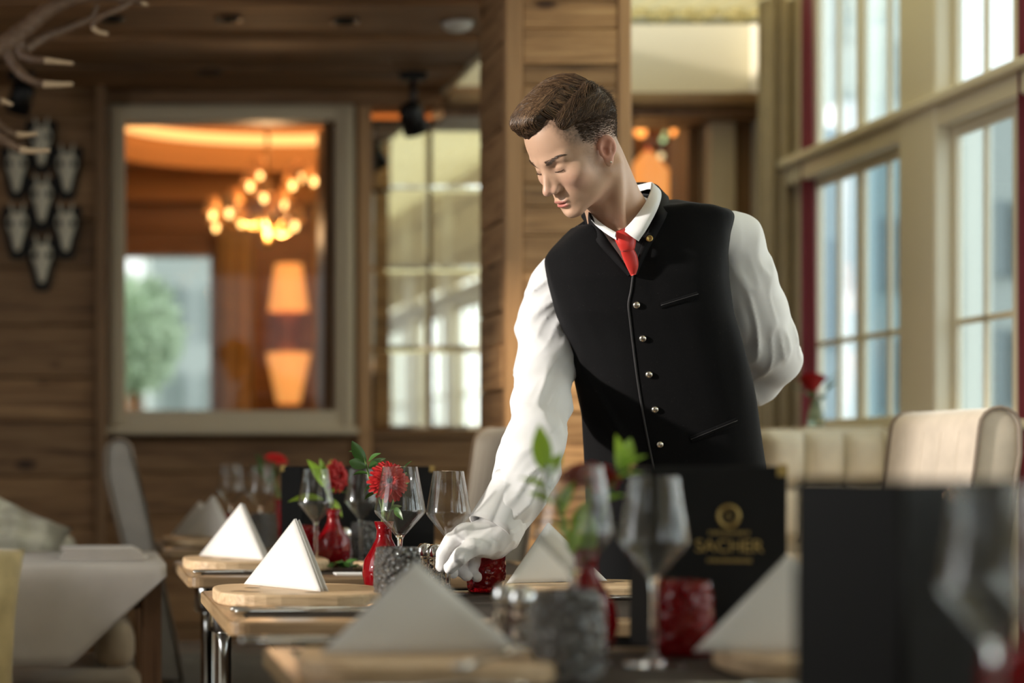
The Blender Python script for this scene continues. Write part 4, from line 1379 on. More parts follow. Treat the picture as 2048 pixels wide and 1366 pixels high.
for lay, (R, h, op, n) in enumerate(((.013, .056, 0, 3), (.021, .054, .002, 4), (.029, .050, .007, 5), (.034, .042, .012, 5))):
    me = rose_petal(R, h, op)
    for i in range(n):
        put('petal', me, M_PETALD, rs, rc_ - Vector((0, 0, .015)), (0, 0, 2 * math.pi * i / n + lay))
for (dx, dz, rz, ry) in ((.05, .06, .3, -.6), (.03, .02, 1.2, -.3), (-.04, .05, 2.9, -.4), (.055, .085, -.2, -.9), (-.02, .03, 4, -.3)):
    o = put('leaf', LEAF_D, M_LEAF, rs, (dx * .6, 0, .05 + dz * .6), (0, ry, rz)); o.scale = (.065,) * 3

# ================================================================== lower left corner
ct = thing('side_table', 'dark wooden table under the pale cloth at the left', 'table', (-.35, 4.8, 0))
put('top', box_me('top', 1.06, .62, .03, .004), M_LEG, ct, (0, 0, .713))
put('apron', box_me('apron', .98, .54, .07), M_LEG, ct, (0, 0, .643))
for sx in (-1, 1):
    for sy in (-1, 1):
        put('leg', box_me('leg', .045, .045, .713, .004), M_LEG, ct, (sx * .505, sy * .285, 0))
def draped():
    # square cloth laid cornerwise: top sheet plus hanging front triangle
    V, Fc = [], []
    n = 60
    x0, x1, yf, yb_, zt = -.91, .188, 4.48, 5.115, .7445
    def drop(x):
        u = (x1 - x) / (x1 + .22)
        return .012 + .20 * min(1, max(0, u * 1.9)) if x > -.22 else .215
    for i in range(n + 1):
        x = x0 + (x1 - x0) * i / n
        d = drop(x)
        ripple = .006 * math.sin(x * 22) + .004 * math.sin(x * 47)
        rows = [(yb_, zt), (4.8, zt), (yf + .012, zt), (yf + .002, zt - .003), (yf - .004, zt - .012)]
        for q in range(1, 9):
            t = q / 8
            rows.append((yf - .006 - .012 * t + ripple * t, zt - .012 - d * t))
        for yy, zz in rows: V.append((x, yy, zz))
    m = 13
    for i in range(n):
        for j in range(m - 1):
            a = i * m + j
            Fc.append((a, a + 1, a + m + 1, a + m))
    return pd_mesh('tablecloth', V, Fc)
cl = put('tablecloth', draped(), M_CLOTH)
sm = cl.modifiers.new('t', 'SOLIDIFY'); sm.thickness = .002; sm.offset = 1
setp(cl, 'pale cloth hanging in a slanting corner over the left table', 'tablecloth')
for q in range(3):
    o = put('folded_napkin', cushion_me('folded_napkin', .20 - .012 * q, .16, .009, .004, 2), M_CLOTH, None, (xp(210 - 6 * q, 4.72), 4.72 + .01 * q, .7468 + .0095 * q), (0, 0, math.radians(-6 + 5 * q)))
    setp(o, ('lowest of the folded napkins on the pale tablecloth', 'middle of the folded napkins on the pale tablecloth', 'topmost of the folded napkins on the pale tablecloth')[q], 'napkin', 'napkins folded flat on the cloth')
st = thing('stool_bench', 'tan upholstered bench pushed under the left table', 'bench', (-.42, 5.0, 0))
put('seat', cushion_me('seat', 1.14, .78, .13, .05, 5), M_SEAT, st, (0, 0, .335))
put('base', box_me('base', 1.0, .66, .06, .01), M_LEG, st, (0, 0, .275))
for sx in (-1, 1):
    for sy in (-1, 1):
        put('leg', tube_me('leg', [(sx * .44, sy * .28, 0), (sx * .44, sy * .28, .28)], [.018, .024], 8), M_LEG, st)
put('arm_pad', cushion_me('arm_pad', .10, .5, .12, .045, 5), M_SEAT, st, (.50, .18, .46))

def pillow(name, sx, sz, th, mat, loc, rot, wr=.006, seed=1):
    n = 28
    V, Fc = [], []
    rg = random.Random(seed)
    ph = [rg.uniform(0, 6) for _ in range(6)]
    for side in (1, -1):
        for j in range(n + 1):
            for i in range(n + 1):
                u, v = i / n * 2 - 1, j / n * 2 - 1
                e = max(0, (1 - u ** 4) * (1 - v ** 4)) ** .55
                w_ = wr * (math.sin(u * 9 + ph[0] + 3 * v) + math.sin(v * 11 + ph[1] - 4 * u)) * e
                pin = 1 - .09 * (abs(u) * abs(v)) 
                V.append((u * sx / 2 * (1 - .07 * (1 - v * v) * abs(u)), side * (th / 2 * e) + w_, v * sz / 2 * (1 - .07 * (1 - u * u) * abs(v))))
    m = n + 1
    for s in range(2):
        for j in range(n):
            for i in range(n):
                a = s * m * m + j * m + i
                f = (a, a + 1, a + m + 1, a + m)
                Fc.append(f if s == 0 else f[::-1])
    me = pd_mesh(name, V, Fc)
    bm = bmesh.new(); bm.from_mesh(me)
    bmesh.ops.remove_doubles(bm, verts=bm.verts, dist=.0004)
    bmesh.ops.recalc_face_normals(bm, faces=bm.faces)
    bm.to_mesh(me); bm.free()
    return put(name, me, mat, None, loc, rot)
p1 = pillow('cushion', .44, .42, .16, M_YELLOW, P(-152, 1262, 4.30), (math.radians(-14), math.radians(8), math.radians(20)), .006, 3)
setp(p1, 'mustard yellow cushion at the lower left edge', 'cushion')
cs_ = thing('corner_chair', 'tan chair carrying the yellow cushion, mostly out of the picture', 'chair', (-.38, 4.3, 0))
put('seat', cushion_me('seat', .5, .4, .12, .04), M_SEAT, cs_, (0, 0, .30))
for sx in (-1, 1):
    for sy in (-1, 1):
        put('leg', tube_me('leg', [(sx * .2, sy * .16, 0), (sx * .2, sy * .16, .31)], .018, 8), M_LEG, cs_)
bn = thing('wall_bench', 'upholstered bench behind the left table', 'bench', (-.62, 5.75, 0))
put('seat', cushion_me('seat', 1.2, .5, .14, .04), M_SEAT, bn, (0, 0, .40)); put('base', box_me('base', 1.15, .45, .4, .01), M_LEG, bn)
put('back', cushion_me('back', 1.2, .12, .26, .04), M_CREAMCUSH, bn, (0, .22, .50))
p2 = pillow('cushion', .26, .24, .13, M_CREAMCUSH, P(18, 1095, 5.35) , (math.radians(-20), math.radians(24), math.radians(-8)), .012, 5)
setp(p2, 'crumpled cream cushion behind the folded napkins', 'cushion')

# ================================================================== wall and ceiling fittings
skull_V = None
def skull_me():
    # small roe skull: broad brow, eye hollows, tapering muzzle, two horn stubs
    V, Fc = [], []
    secs = [(.062, .020, .020), (.052, .030, .026), (.036, .034, .030), (.018, .033, .030), (0, .026, .026), (-.022, .019, .022), (-.045, .014, .018), (-.062, .009, .012), (-.066, .003, .004)]
    seg = 14
    for z, w, d in secs:
        for k in range(seg):
            a = 2 * math.pi * k / seg
            x, y = w * math.cos(a), -d * math.sin(a)
            if -.005 < z < .03 and abs(abs(x) - .022) < .012 and y < -.004: y += .016
            V.append((x, min(y, .008), z))
    n = len(secs)
    for i in range(n - 1):
        for k in range(seg):
            l = (k + 1) % seg
            Fc.append((i * seg + k, (i + 1) * seg + k, (i + 1) * seg + l, i * seg + l))
    Fc.append(tuple(range(seg))); Fc.append(tuple((n - 1) * seg + k for k in range(seg - 1, -1, -1)))
    return pd_mesh('skull', V, Fc)
SK = skull_me()
def plaque_me():
    pts = [(-.045, .085), (-.062, .095), (-.072, .07), (-.066, .02), (-.052, -.03), (-.04, -.075), (-.03, -.10), (.03, -.10), (.04, -.075), (.052, -.03), (.066, .02), (.072, .07), (.062, .095), (.045, .085)]
    return prism_me('plaque', pts, .018, .004, 2, 'y')
PQ = plaque_me()
HORN = tube_me('horn', [(0, 0, 0), (.004, -.006, .02), (.008, -.004, .038)], [.006, .0045, .001], 8)
for (a, b, nm) in ((83, 292, 'topmost'), (33, 345, 'upper left'), (134, 345, 'upper right'), (84, 405, 'centre'), (35, 463, 'lower left'), (132, 463, 'lower right'), (84, 526, 'lowest')):
    t = thing('hunting_trophy', 'small skull trophy on a black plaque, %s of the seven on the boards' % nm, 'trophy', P(a, b, 7.265), 0, 'skull trophies')
    put('plaque', PQ, M_PLAQUE, t, (0, -.016, 0)).scale = (.80, 1, 1.02)
    s = put('skull', SK, M_BONE, t, (0, -.030, -.004))
    s.scale = (1.12, 1.15, 1.08)
    for sx in (-1, 1):
        e = put('eye_socket', lathe_me('eye_socket', [(0, -.012), (.007, -.008), (.010, 0), (.007, .008), (0, .012)], 10), M_PLAQUE, s, (sx * .021, -.024, .026))
    for sx in (-1, 1):
        h = put('horn', HORN, M_BONE, s, (sx * .014, -.004, .058)); h.scale = (sx, 1, 1)

M_ANTLER = wood('antler', (.08, .045, .026), (.17, .10, .06), (.26, .17, .105), 'x', .5, knots=False, scale=4, var=0)
M_TIP = pbsdf('pale_antler_tip', (.62, .45, .28), .4)
an = thing('antler_chandelier', 'brown stag antlers with pale tines hanging at the upper left', 'antlers', P(-60, 90, 5.0))
def antler(branches):
    for pts, r0, r1, tip in branches:
        path = catmull([P(a, b, c) - an.location for a, b, c in pts], 8)
        n = len(path)
        rr = [(r0 + (r1 - r0) * i / (n - 1)) * (1 + .06 * math.sin(i * 1.9)) for i in range(n)]
        br = put('beam' if not tip else 'tine', tube_me('beam', path, rr, 10), M_ANTLER, an)
        if tip:
            k = max(2, int(n * .35))
            put('tip', tube_me('tip', path[-k:], [r * 1.06 for r in rr[-k:]], 10), M_TIP, br)
antler([([(-60, 120, 5.0), (0, 95, 5.0), (45, 62, 5.0), (90, 25, 5.0), (150, -2, 5.0), (215, -8, 5.0), (255, 2, 5.0)], .030, .010, False),
        ([(240, -2, 5.0), (270, 2, 5.0), (296, 10, 5.0)], .012, .004, True),
        ([(262, 2, 5.0), (235, 18, 4.98), (205, 32, 4.97), (188, 45, 4.97), (186, 55, 4.97), (198, 64, 4.97), (216, 68, 4.97)], .009, .005, True),
        ([(35, 75, 5.0), (40, 105, 5.0), (62, 118, 4.98), (100, 122, 4.97), (147, 127, 4.96)], .018, .004, True),
        ([(10, 100, 5.0), (28, 128, 5.0), (45, 150, 4.98), (75, 166, 4.97), (110, 169, 4.96), (146, 168, 4.96)], .018, .005, True),
        ([(45, 100, 5.02), (85, 75, 5.06), (130, 58, 5.08), (180, 35, 5.1), (195, 8, 5.1)], .017, .006, False),
        ([(-60, 170, 4.95), (-30, 190, 4.95), (0, 200, 4.95), (25, 210, 4.95)], .014, .004, True),
        ([(-60, 215, 4.95), (-20, 240, 4.95), (10, 262, 4.94), (40, 270, 4.94), (76, 267, 4.94)], .020, .004, True),
        ([(-70, 225, 4.9), (-25, 260, 4.9), (15, 285, 4.9), (50, 301, 4.9), (100, 301, 4.9)], .018, .005, True),
        ([(-60, 120, 5.0), (-80, 180, 4.95), (-75, 225, 4.92)], .03, .022, False)])
put('hanging_chain', tube_me('hanging_chain', [(-.02, 0, 0), (-.02, 0, 2.9 - an.location.z)], .006, 6), M_BLACKM, an)

def spot(label, px, py, Y, aim):
    t = thing('spotlight', label, 'spotlight', P(px, py, Y), 0, 'black ceiling spotlights')
    can = put('can', lathe_me('can', [(0, .06), (.03, .058), (.042, .04), (.045, -.05), (.040, -.05), (.034, -.03), (0, -.028)], 20), M_BLACKM, t, (0, 0, 0))
    can.rotation_euler = aim
    put('lens', lathe_me('lens', [(0, -.03), (.033, -.031), (.033, -.034), (0, -.036)], 16), M_SHAKER, can)
    put('yoke', tube_me('yoke', [(0, 0, .0), (0, 0, 2.335 - t.location.z)], .012, 8), M_BLACKM, t)
    put('box', box_me('box', .09, .05, .03, .004), M_BLACKM, t, (0, 0, 2.328 - t.location.z - .03))
    return t
spot('black spotlight above the mirror', 826, 238, 6.95, (math.radians(25), math.radians(-20), 0))
spot('black spotlight behind the antlers', 42, 198, 6.95, (math.radians(20), math.radians(15), 0))
for q, (a, b, nm) in enumerate(((222, 38, 'nearest the antlers'), (457, 38, 'second in the front row'), (690, 43, 'third in the front row'), (420, 145, 'left in the rear row'), (822, 146, 'right in the rear row'))):
    Y = 4000 * (2.328 - CZ) / (VY - b)
    o = put('downlight', lathe_me('downlight', [(0, .002), (.028, .001), (.030, -.004), (.042, -.006), (.045, 0), (0, .003)], 20), M_BLACKM, None, (xp(a, Y), Y, 2.330))
    setp(o, 'small dark recessed downlight in the boarded ceiling, %s' % nm, 'downlight', 'ceiling downlights')
Y = 4000 * (2.328 - CZ) / (VY - 47)
sd_ = put('smoke_detector', lathe_me('smoke_detector', [(0, -.028), (.025, -.027), (.042, -.018), (.048, -.004), (.048, .0), (0, .0)], 24), pbsdf('white_plastic', (.75, .72, .66), .5), None, (xp(915, Y), Y, 2.331))
setp(sd_, 'white round smoke detector on the boarded ceiling', 'smoke detector')

# added spotlight that brightens the pillar front, unseen above the picture
sp = thing('spotlight', 'added black spotlight brightening the pillar, unseen above the picture', 'spotlight', (.62, 4.15, 2.80), 0, 'black ceiling spotlights')
can = put('can', lathe_me('can', [(0, .07), (.035, .065), (.045, .04), (.047, -.05), (.043, -.05), (.038, 0), (0, .01)], 20), M_BLACKM, sp)
aim = Vector((1.30, 5.35, 1.45)) - sp.location
can.rotation_euler = aim.to_track_quat('-Z', 'Y').to_euler()
put('yoke', tube_me('yoke', [(0, 0, 0), (0, 0, .2)], .012, 8), M_BLACKM, sp)
d = bpy.data.lights.new('added_pillar_spot', 'SPOT'); d.energy = 280; d.color = (1.0, .84, .62); d.spot_size = math.radians(62); d.spot_blend = 1.0; d.shadow_soft_size = .05
lo_ = bpy.data.objects.new('added_pillar_spot', d); COL.objects.link(lo_)
lo_.location = sp.location + aim.normalized() * .03; lo_.rotation_euler = can.rotation_euler
# ================================================================== the waiter
# ---- implicit-surface toolkit: shapes are distance fields, meshed by surface nets
def smin(a, b, k):
    h = np.clip(.5 + .5 * (b - a) / k, 0, 1)
    return b * (1 - h) + a * h - k * h * (1 - h)
def smax(a, b, k): return -smin(-a, -b, k)
def ell(p, c, r):
    x, y, z = (p[0] - c[0]) / r[0], (p[1] - c[1]) / r[1], (p[2] - c[2]) / r[2]
    k0 = np.sqrt(x * x + y * y + z * z)
    k1 = np.sqrt((x / r[0]) ** 2 + (y / r[1]) ** 2 + (z / r[2]) ** 2) + 1e-9
    return k0 * (k0 - 1) / k1
def cap(p, a, b, ra, rb):
    a, b = np.asarray(a, float), np.asarray(b, float)
    d = b - a
    t = ((p[0] - a[0]) * d[0] + (p[1] - a[1]) * d[1] + (p[2] - a[2]) * d[2]) / (d @ d)
    t = np.clip(t, 0, 1)
    return np.sqrt((p[0] - a[0] - t * d[0]) ** 2 + (p[1] - a[1] - t * d[1]) ** 2 + (p[2] - a[2] - t * d[2]) ** 2) - (ra + (rb - ra) * t)
def chain(p, pts, rad, k=.012):
    d = None
    for i in range(len(pts) - 1):
        c = cap(p, pts[i], pts[i + 1], rad[i], rad[i + 1])
        d = c if d is None else smin(d, c, k)
    return d
_LAT = RNG.rand(32, 32, 32).astype(np.float32)
def vnoise(x, y, z):
    x, y, z = np.broadcast_arrays(x, y, z)
    xi_, yi_, zi_ = np.floor(x).astype(int), np.floor(y).astype(int), np.floor(z).astype(int)
    fx, fy, fz = x - xi_, y - yi_, z - zi_
    fx, fy, fz = fx * fx * (3 - 2 * fx), fy * fy * (3 - 2 * fy), fz * fz * (3 - 2 * fz)
    o = 0
    for dx in (0, 1):
        for dy in (0, 1):
            for dz in (0, 1):
                o = o + _LAT[(xi_ + dx) % 32, (yi_ + dy) % 32, (zi_ + dz) % 32] * (fx if dx else 1 - fx) * (fy if dy else 1 - fy) * (fz if dz else 1 - fz)
    return o * 2 - 1

def nets(fn, lo, hi, h):
    ax = [np.arange(lo[i], hi[i] + h, h, dtype=np.float32) for i in range(3)]
    p = (ax[0][:, None, None], ax[1][None, :, None], ax[2][None, None, :])
    Fv = np.asarray(fn(p), dtype=np.float32)
    Fv = np.broadcast_to(Fv, (len(ax[0]), len(ax[1]), len(ax[2])))
    S = Fv < 0
    n0, n1, n2 = (s - 1 for s in S.shape)
    cs = np.zeros((n0, n1, n2), np.int8)
    for dx in (0, 1):
        for dy in (0, 1):
            for dz in (0, 1):
                cs += S[dx:dx + n0, dy:dy + n1, dz:dz + n2]
    act = (cs > 0) & (cs < 8)
    I = np.argwhere(act)
    idx = np.full(act.shape, -1, np.int64)
    idx[act] = np.arange(len(I))
    acc = np.zeros((len(I), 3), np.float64); cnt = np.zeros(len(I))
    corners = [(a, b, c) for a in (0, 1) for b in (0, 1) for c in (0, 1)]
    vals = {c: Fv[I[:, 0] + c[0], I[:, 1] + c[1], I[:, 2] + c[2]] for c in corners}
    for a in corners:
        for axn in range(3):
            if a[axn]: continue
            b = list(a); b[axn] = 1; b = tuple(b)
            va, vb = vals[a], vals[b]
            m = (va < 0) != (vb < 0)
            t = va[m] / (va[m] - vb[m])
            q = np.tile(np.array(a, float), (m.sum(), 1)); q[:, axn] += t
            acc[m] += q; cnt[m] += 1
    V = (I + acc / cnt[:, None]) * h + np.array([a[0] for a in ax])
    quads = []
    for axn in range(3):
        b, c = (axn + 1) % 3, (axn + 2) % 3
        sl0 = [slice(None)] * 3; sl1 = [slice(None)] * 3
        sl0[axn] = slice(0, -1); sl1[axn] = slice(1, None)
        for s in (b, c):
            sl0[s] = slice(1, -1); sl1[s] = slice(1, -1)
        A, B = S[tuple(sl0)], S[tuple(sl1)]
        E = np.argwhere(A != B)
        if not len(E): continue
        sgn = A[E[:, 0], E[:, 1], E[:, 2]]
        base = E.copy(); base[:, b] += 1; base[:, c] += 1
        def at(db, dc):
            q = base.copy(); q[:, b] -= db; q[:, c] -= dc
            return idx[q[:, 0], q[:, 1], q[:, 2]]
        Q = np.stack([at(1, 1), at(0, 1), at(0, 0), at(1, 0)], 1)
        Q[~sgn] = Q[~sgn][:, ::-1]
        quads.append(Q)
    Q = np.concatenate(quads)
    Q = Q[(Q >= 0).all(1)]
    return V, Q

def relax(V, Q, it=2, lam=.5):
    """a little Laplacian smoothing of the net"""
    e = np.concatenate([Q[:, [0, 1]], Q[:, [1, 2]], Q[:, [2, 3]], Q[:, [3, 0]]])
    for _ in range(it):
        acc = np.zeros_like(V); cnt = np.zeros(len(V))
        for a, b in ((0, 1), (1, 0)):
            np.add.at(acc, e[:, a], V[e[:, b]]); np.add.at(cnt, e[:, a], 1)
        V = V + lam * (acc / np.maximum(cnt, 1)[:, None] - V)
    return V

def sstep(a, b, x):
    t = np.clip((x - a) / (b - a), 0, 1)
    return t * t * (3 - 2 * t)

person = thing('person', 'waiter in black velvet waistcoat, white shirt and red tie bending over the table', 'person', (1.10, 3.72, 0))
PO = np.array(person.location)
def pmesh(name, V, Q, mat, parent=None, smooth=True):
    par = parent or person
    o = put(name, np_mesh(name, V - PO, Q, smooth), mat, par)
    return o
def W(px, py, Y): return np.array(P(px, py, Y))

# ---- head frame: turned to the picture's left and bowed
YAW, PITCH, ROLL = math.radians(67), math.radians(35.5), math.radians(-3)
HO = W(1156, 307, 3.55)                      # midpoint between the ears
f0 = np.array([-math.sin(YAW), -math.cos(YAW), 0]); up0 = np.array([0, 0, 1.0])
hf = f0 * math.cos(PITCH) - up0 * math.sin(PITCH)
hu = up0 * math.cos(PITCH) + f0 * math.sin(PITCH)
hl = np.array([math.cos(YAW), -math.sin(YAW), 0])
hl, hu = hl * math.cos(ROLL) + hu * math.sin(ROLL), hu * math.cos(ROLL) - hl * math.sin(ROLL)
HB = np.stack([hl, hf, hu])                  # rows: left, forward, up
HS = .87
def to_head(w): return HB @ (np.asarray(w) - HO) / HS
def to_world(v): return HO + (v * HS) @ HB

nb = to_head(W(1262, 500, 3.66)); nb2 = to_head(W(1240, 440, 3.635))
nb_f = to_head(W(1238, 470, 3.575))
def head_skin(p):
    l, f, u = p
    a = np.abs(l)
    q = (a, f, u)
    d = ell(p, (0, -.014, .048), (.0740, .097, .086))                     # cranium
    d = smin(d, ell(p, (0, .022, .012), (.0635, .068, .082)), .02)        # brow and mid face
    d = smin(d, ell(p, (0, .028, .060), (.0600, .058, .070)), .02)        # forehead
    d = smin(d, ell(p, (0, .028, -.050), (.0535, .050, .052)), .025)      # jaw mass
    d = smin(d, cap(q, (.049, -.004, -.052), (.017, .069, -.088), .0135, .012), .018)   # jaw line
    d = smin(d, ell(p, (0, .0755, -.0890), (.0175, .0160, .0150)), .014)   # chin
    d = smin(d, ell(q, (.043, .056, -.014), (.020, .020, .018)), .026)    # cheek bones
    d = smin(d, cap(q, (.010, .0835, .030), (.045, .067, .031), .0082, .008), .014)     # brow ridge
    d = smin(d, ell(p, (0, .066, -.058), (.031, .0265, .029)), .016)      # muzzle
    d = smax(d, -ell(q, (.0320, .0940, .0130), (.0168, .0160, .0100)), .012)            # orbits
    d = smin(d, ell(q, (.0315, .0700, .0115), (.0140, .0130, .0125)), .004)             # closed lids
    d = smax(d, -ell(q, (.0320, .0850, .0060), (.0135, .0040, .0008)), .0016)           # lid slit
    d = smin(d, cap(p, (0, .0810, .026), (0, .1060, -.0185), .0068, .0080), .009)       # nose bridge
    d = smin(d, cap(q, (.006, .0790, .016), (.0095, .0900, -.020), .0070, .0075), .012)   # side of the nose
    d = smin(d, ell(p, (0, .1085, -.0245), (.0092, .0098, .0085)), .007)   # tip
    d = smin(d, ell(q, (.0118, .0975, -.0285), (.0066, .0098, .0072)), .006)            # wings
    d = smax(d, -ell(q, (.0062, .1025, -.0365), (.0036, .0062, .0034)), .003)           # nostrils
    d = smin(d, ell(p, (0, .0905, -.0575), (.0200, .0068, .0046)), .006)   # upper lip
    d = smin(d, ell(p, (0, .0893, -.0675), (.0168, .0078, .0054)), .005)   # lower lip
    d = smax(d, -ell(p, (0, .1000, -.0625), (.0250, .0125, .0010)), .003)  # mouth line
    d = smax(d, -ell(p, (0, .0955, -.0775), (.016, .0085, .0048)), .008)   # dip under the lip
    d = smax(d, -ell(p, (0, .1015, -.0475), (.0030, .0060, .0065)), .004)  # philtrum
    # neck
    nk = smin(cap(p, (0, -.028, -.035), nb2, .058, .0595), cap(p, nb2, nb, .0595, .074), .02)
    for s in (-1, 1):                                                     # neck muscles
        nk = smin(nk, cap(p, (s * .052, -.028, -.052), nb_f + np.array([s * .010, 0, 0]), .0135, .010), .022)
    nk = smin(nk, ell(p, to_head(W(1218, 420, 3.565)), (.010, .011, .016)), .02)        # larynx
    d = smin(d, nk, .020)
    # ears
    ca, sa = math.cos(.32), math.sin(.32)
    el_, ef_ = a - .0735, f + .010
    e1 = el_ * ca + ef_ * sa * 1.0; e2 = -el_ * sa + ef_ * ca
    ct_, st_ = math.cos(.18), math.sin(.18)
    e2r, e3r = e2 * ct_ + (u + .006) * st_, -e2 * st_ + (u + .006) * ct_
    E = (e1, e2r, e3r)
    ear = ell(E, (.004, -.002, .006), (.0062, .0195, .0250))
    ear = smin(ear, ell(E, (.004, .003, -.022), (.0052, .0095, .0125)), .008)
    ear = smax(ear, -ell(E, (.0105, -.0005, .006), (.0070, .0140, .0185)), .003)
    ear = smin(ear, cap(E, (.0055, -.010, .014), (.0050, .000, -.010), .0030, .0032), .004)      # antihelix
    ear = smax(ear, -ell(E, (.0090, .0045, .0000), (.0085, .0065, .0100)), .003)                  # concha
    ear = smin(ear, ell(E, (.0045, .0135, -.0030), (.0040, .0040, .0055)), .003)                  # tragus
    d = smin(d, ear, .005)
    return d
V, Q = nets(head_skin, (-.115, -.185, -.30), (.115, .135, .155), .0024)
HV = relax(V, Q, 2, .35)

l, f, u = HV.T; a = np.abs(l)
skin = np.array([.60, .375, .255])
colr = np.tile(skin, (len(HV), 1))
def paint(mask, c, w=1.0):
    global colr
    m = (mask * w)[:, None]
    colr = colr * (1 - m) + np.array(c) * m
def blob(c, r, soft=.35):
    k = np.sqrt(((a - c[0]) / r[0]) ** 2 + ((f - c[1]) / r[1]) ** 2 + ((u - c[2]) / r[2]) ** 2)
    return 1 - sstep(1 - soft, 1 + soft, k)
paint(blob((.040, .060, -.025), (.028, .03, .022), .7), (.68, .36, .27), .45)
paint(blob((0, .110, -.028), (.016, .02, .014), .6), (.66, .36, .28), .5)
paint(blob((0, .094, -.0583), (.0215, .014, .0045), .25), (.40, .13, .11), .85)
paint(blob((0, .094, -.0680), (.018, .014, .0056), .25), (.52, .15, .13), .9)
paint(blob((.080, -.012, 0), (.016, .026, .034), .3), (.66, .27, .19), .75)
paint(blob((.0315, .08, .007), (.0165, .014, .0062), .5), (.42, .25, .18), .6)
# shadow of cropped hair: colour of the stubble itself, fading towards ear and nape
lat = sstep(.035, .060, a)
fade = sstep(.008, .058, u + .30 * np.clip(-f - .02, 0, .08) * 0) * (f < .056) * lat
side = sstep(.006, .046, u - .55 * np.clip(f - .015, 0, .05)) * (1 - sstep(.048, .066, f - .1 * (.07 - a)))
back = sstep(-.055, .03, u) * (1 - sstep(-.075, -.03, f))
burn = blob((.066, .024, .000), (.02, .013, .036), .6) * .42
top = sstep(.088, .104, u) * (1 - sstep(.070, .084, f))
noise_ = .75 + .35 * vnoise(l * 420, f * 420, u * 420)
hm = np.clip(np.maximum.reduce([side, back * .9, burn, top]), 0, 1) * np.clip(noise_, 0, 1.15)
paint(np.clip(hm, 0, 1), (.085, .050, .030), .92)
spk = np.clip(vnoise(l * 260, f * 260, u * 260) - .72, 0, 1) * 3
paint(np.clip(spk, 0, .5) * (f > -.02) * (1 - hm), (.5, .27, .19), .6)
body = pmesh('body', to_world(HV), Q, None)
M_SKIN = pbsdf('skin', (.66, .43, .315), .46, Subsurface_Weight=.12)
M_SKIN.node_tree.nodes['Principled BSDF'].inputs['Subsurface Radius'].default_value = (.012, .005, .003)
M_SKIN.node_tree.nodes['Principled BSDF'].inputs['Subsurface Scale'].default_value = .35
at_ = body.data.color_attributes.new('skin_colour', 'FLOAT_COLOR', 'POINT')
at_.data.foreach_set('color', np.concatenate([colr, np.ones((len(colr), 1))], 1).astype(np.float32).ravel())
w_ = N(M_SKIN)
an_ = w_.n('ShaderNodeAttribute', attribute_name='skin_colour')
w_.l(an_.outputs['Color'], w_.b.inputs['Base Color'])
tc_ = w_.n('ShaderNodeTexCoord'); no_ = w_.n('ShaderNodeTexNoise'); no_.inputs['Scale'].default_value = 380; no_.inputs['Detail'].default_value = 3
w_.l(tc_.outputs['Object'], no_.inputs['Vector']); w_.bump(no_.outputs['Fac'], .10, .0008)
body.data.materials.append(M_SKIN)

# ---- hair
def hair_vol(p):
    l, f, u = p
    top = ell(p, (-.008, -.010, .098), (.056, .096, .054))
    top = smin(top, ell(p, (-.010, .055, .122), (.044, .036, .019)), .02)
    top = smin(top, ell(p, (-.016, -.010, .128), (.040, .068, .026)), .02)
    # comb parting: valley along the near side
    top = smax(top, -cap(p, (.056, .085, .108), (.044, -.068, .120), .0100, .006), .008)
    sd = ell(p, (0, -.017, .050), (.0780, .0975, .087))
    sd = smax(sd, -(u - .062 + .45 * np.clip(-f - .01, -.06, .1)), .02)       # lower limit rises forward
    sd = smax(sd, f - .052, .01)
    sd = smax(sd, u - .112, .015)
    lock = cap(p, (.055, .040, .088), (.047, -.058, .108), .0105, .0155)
    sd = smin(sd, lock, .018)
    d = smin(top, sd, .005)
    s1 = vnoise(l * 150 + f * 60, f * 30 - l * 40, u * 150)
    return d + .0014 * s1
V, Q = nets(hair_vol, (-.10, -.13, .0), (.10, .125, .175), .0026)
V = relax(V, Q, 1, .3)
M_HAIRB = pbsdf('brown_hair_mass', (.050, .026, .013), .55)
M_HAIR = pbsdf('brown_hair', (.105, .056, .028), .44, Specular_IOR_Level=.4)
w_ = N(M_HAIR)
an_ = w_.n('ShaderNodeAttribute', attribute_name='strand_tone')
w_.l(w_.ramp(an_.outputs['Fac'], [(0, (.040, .020, .010)), (.6, (.105, .058, .029)), (1, (.21, .125, .065))]), w_.b.inputs['Base Color'])
hair = pmesh('hair', to_world(V), Q, M_HAIRB)

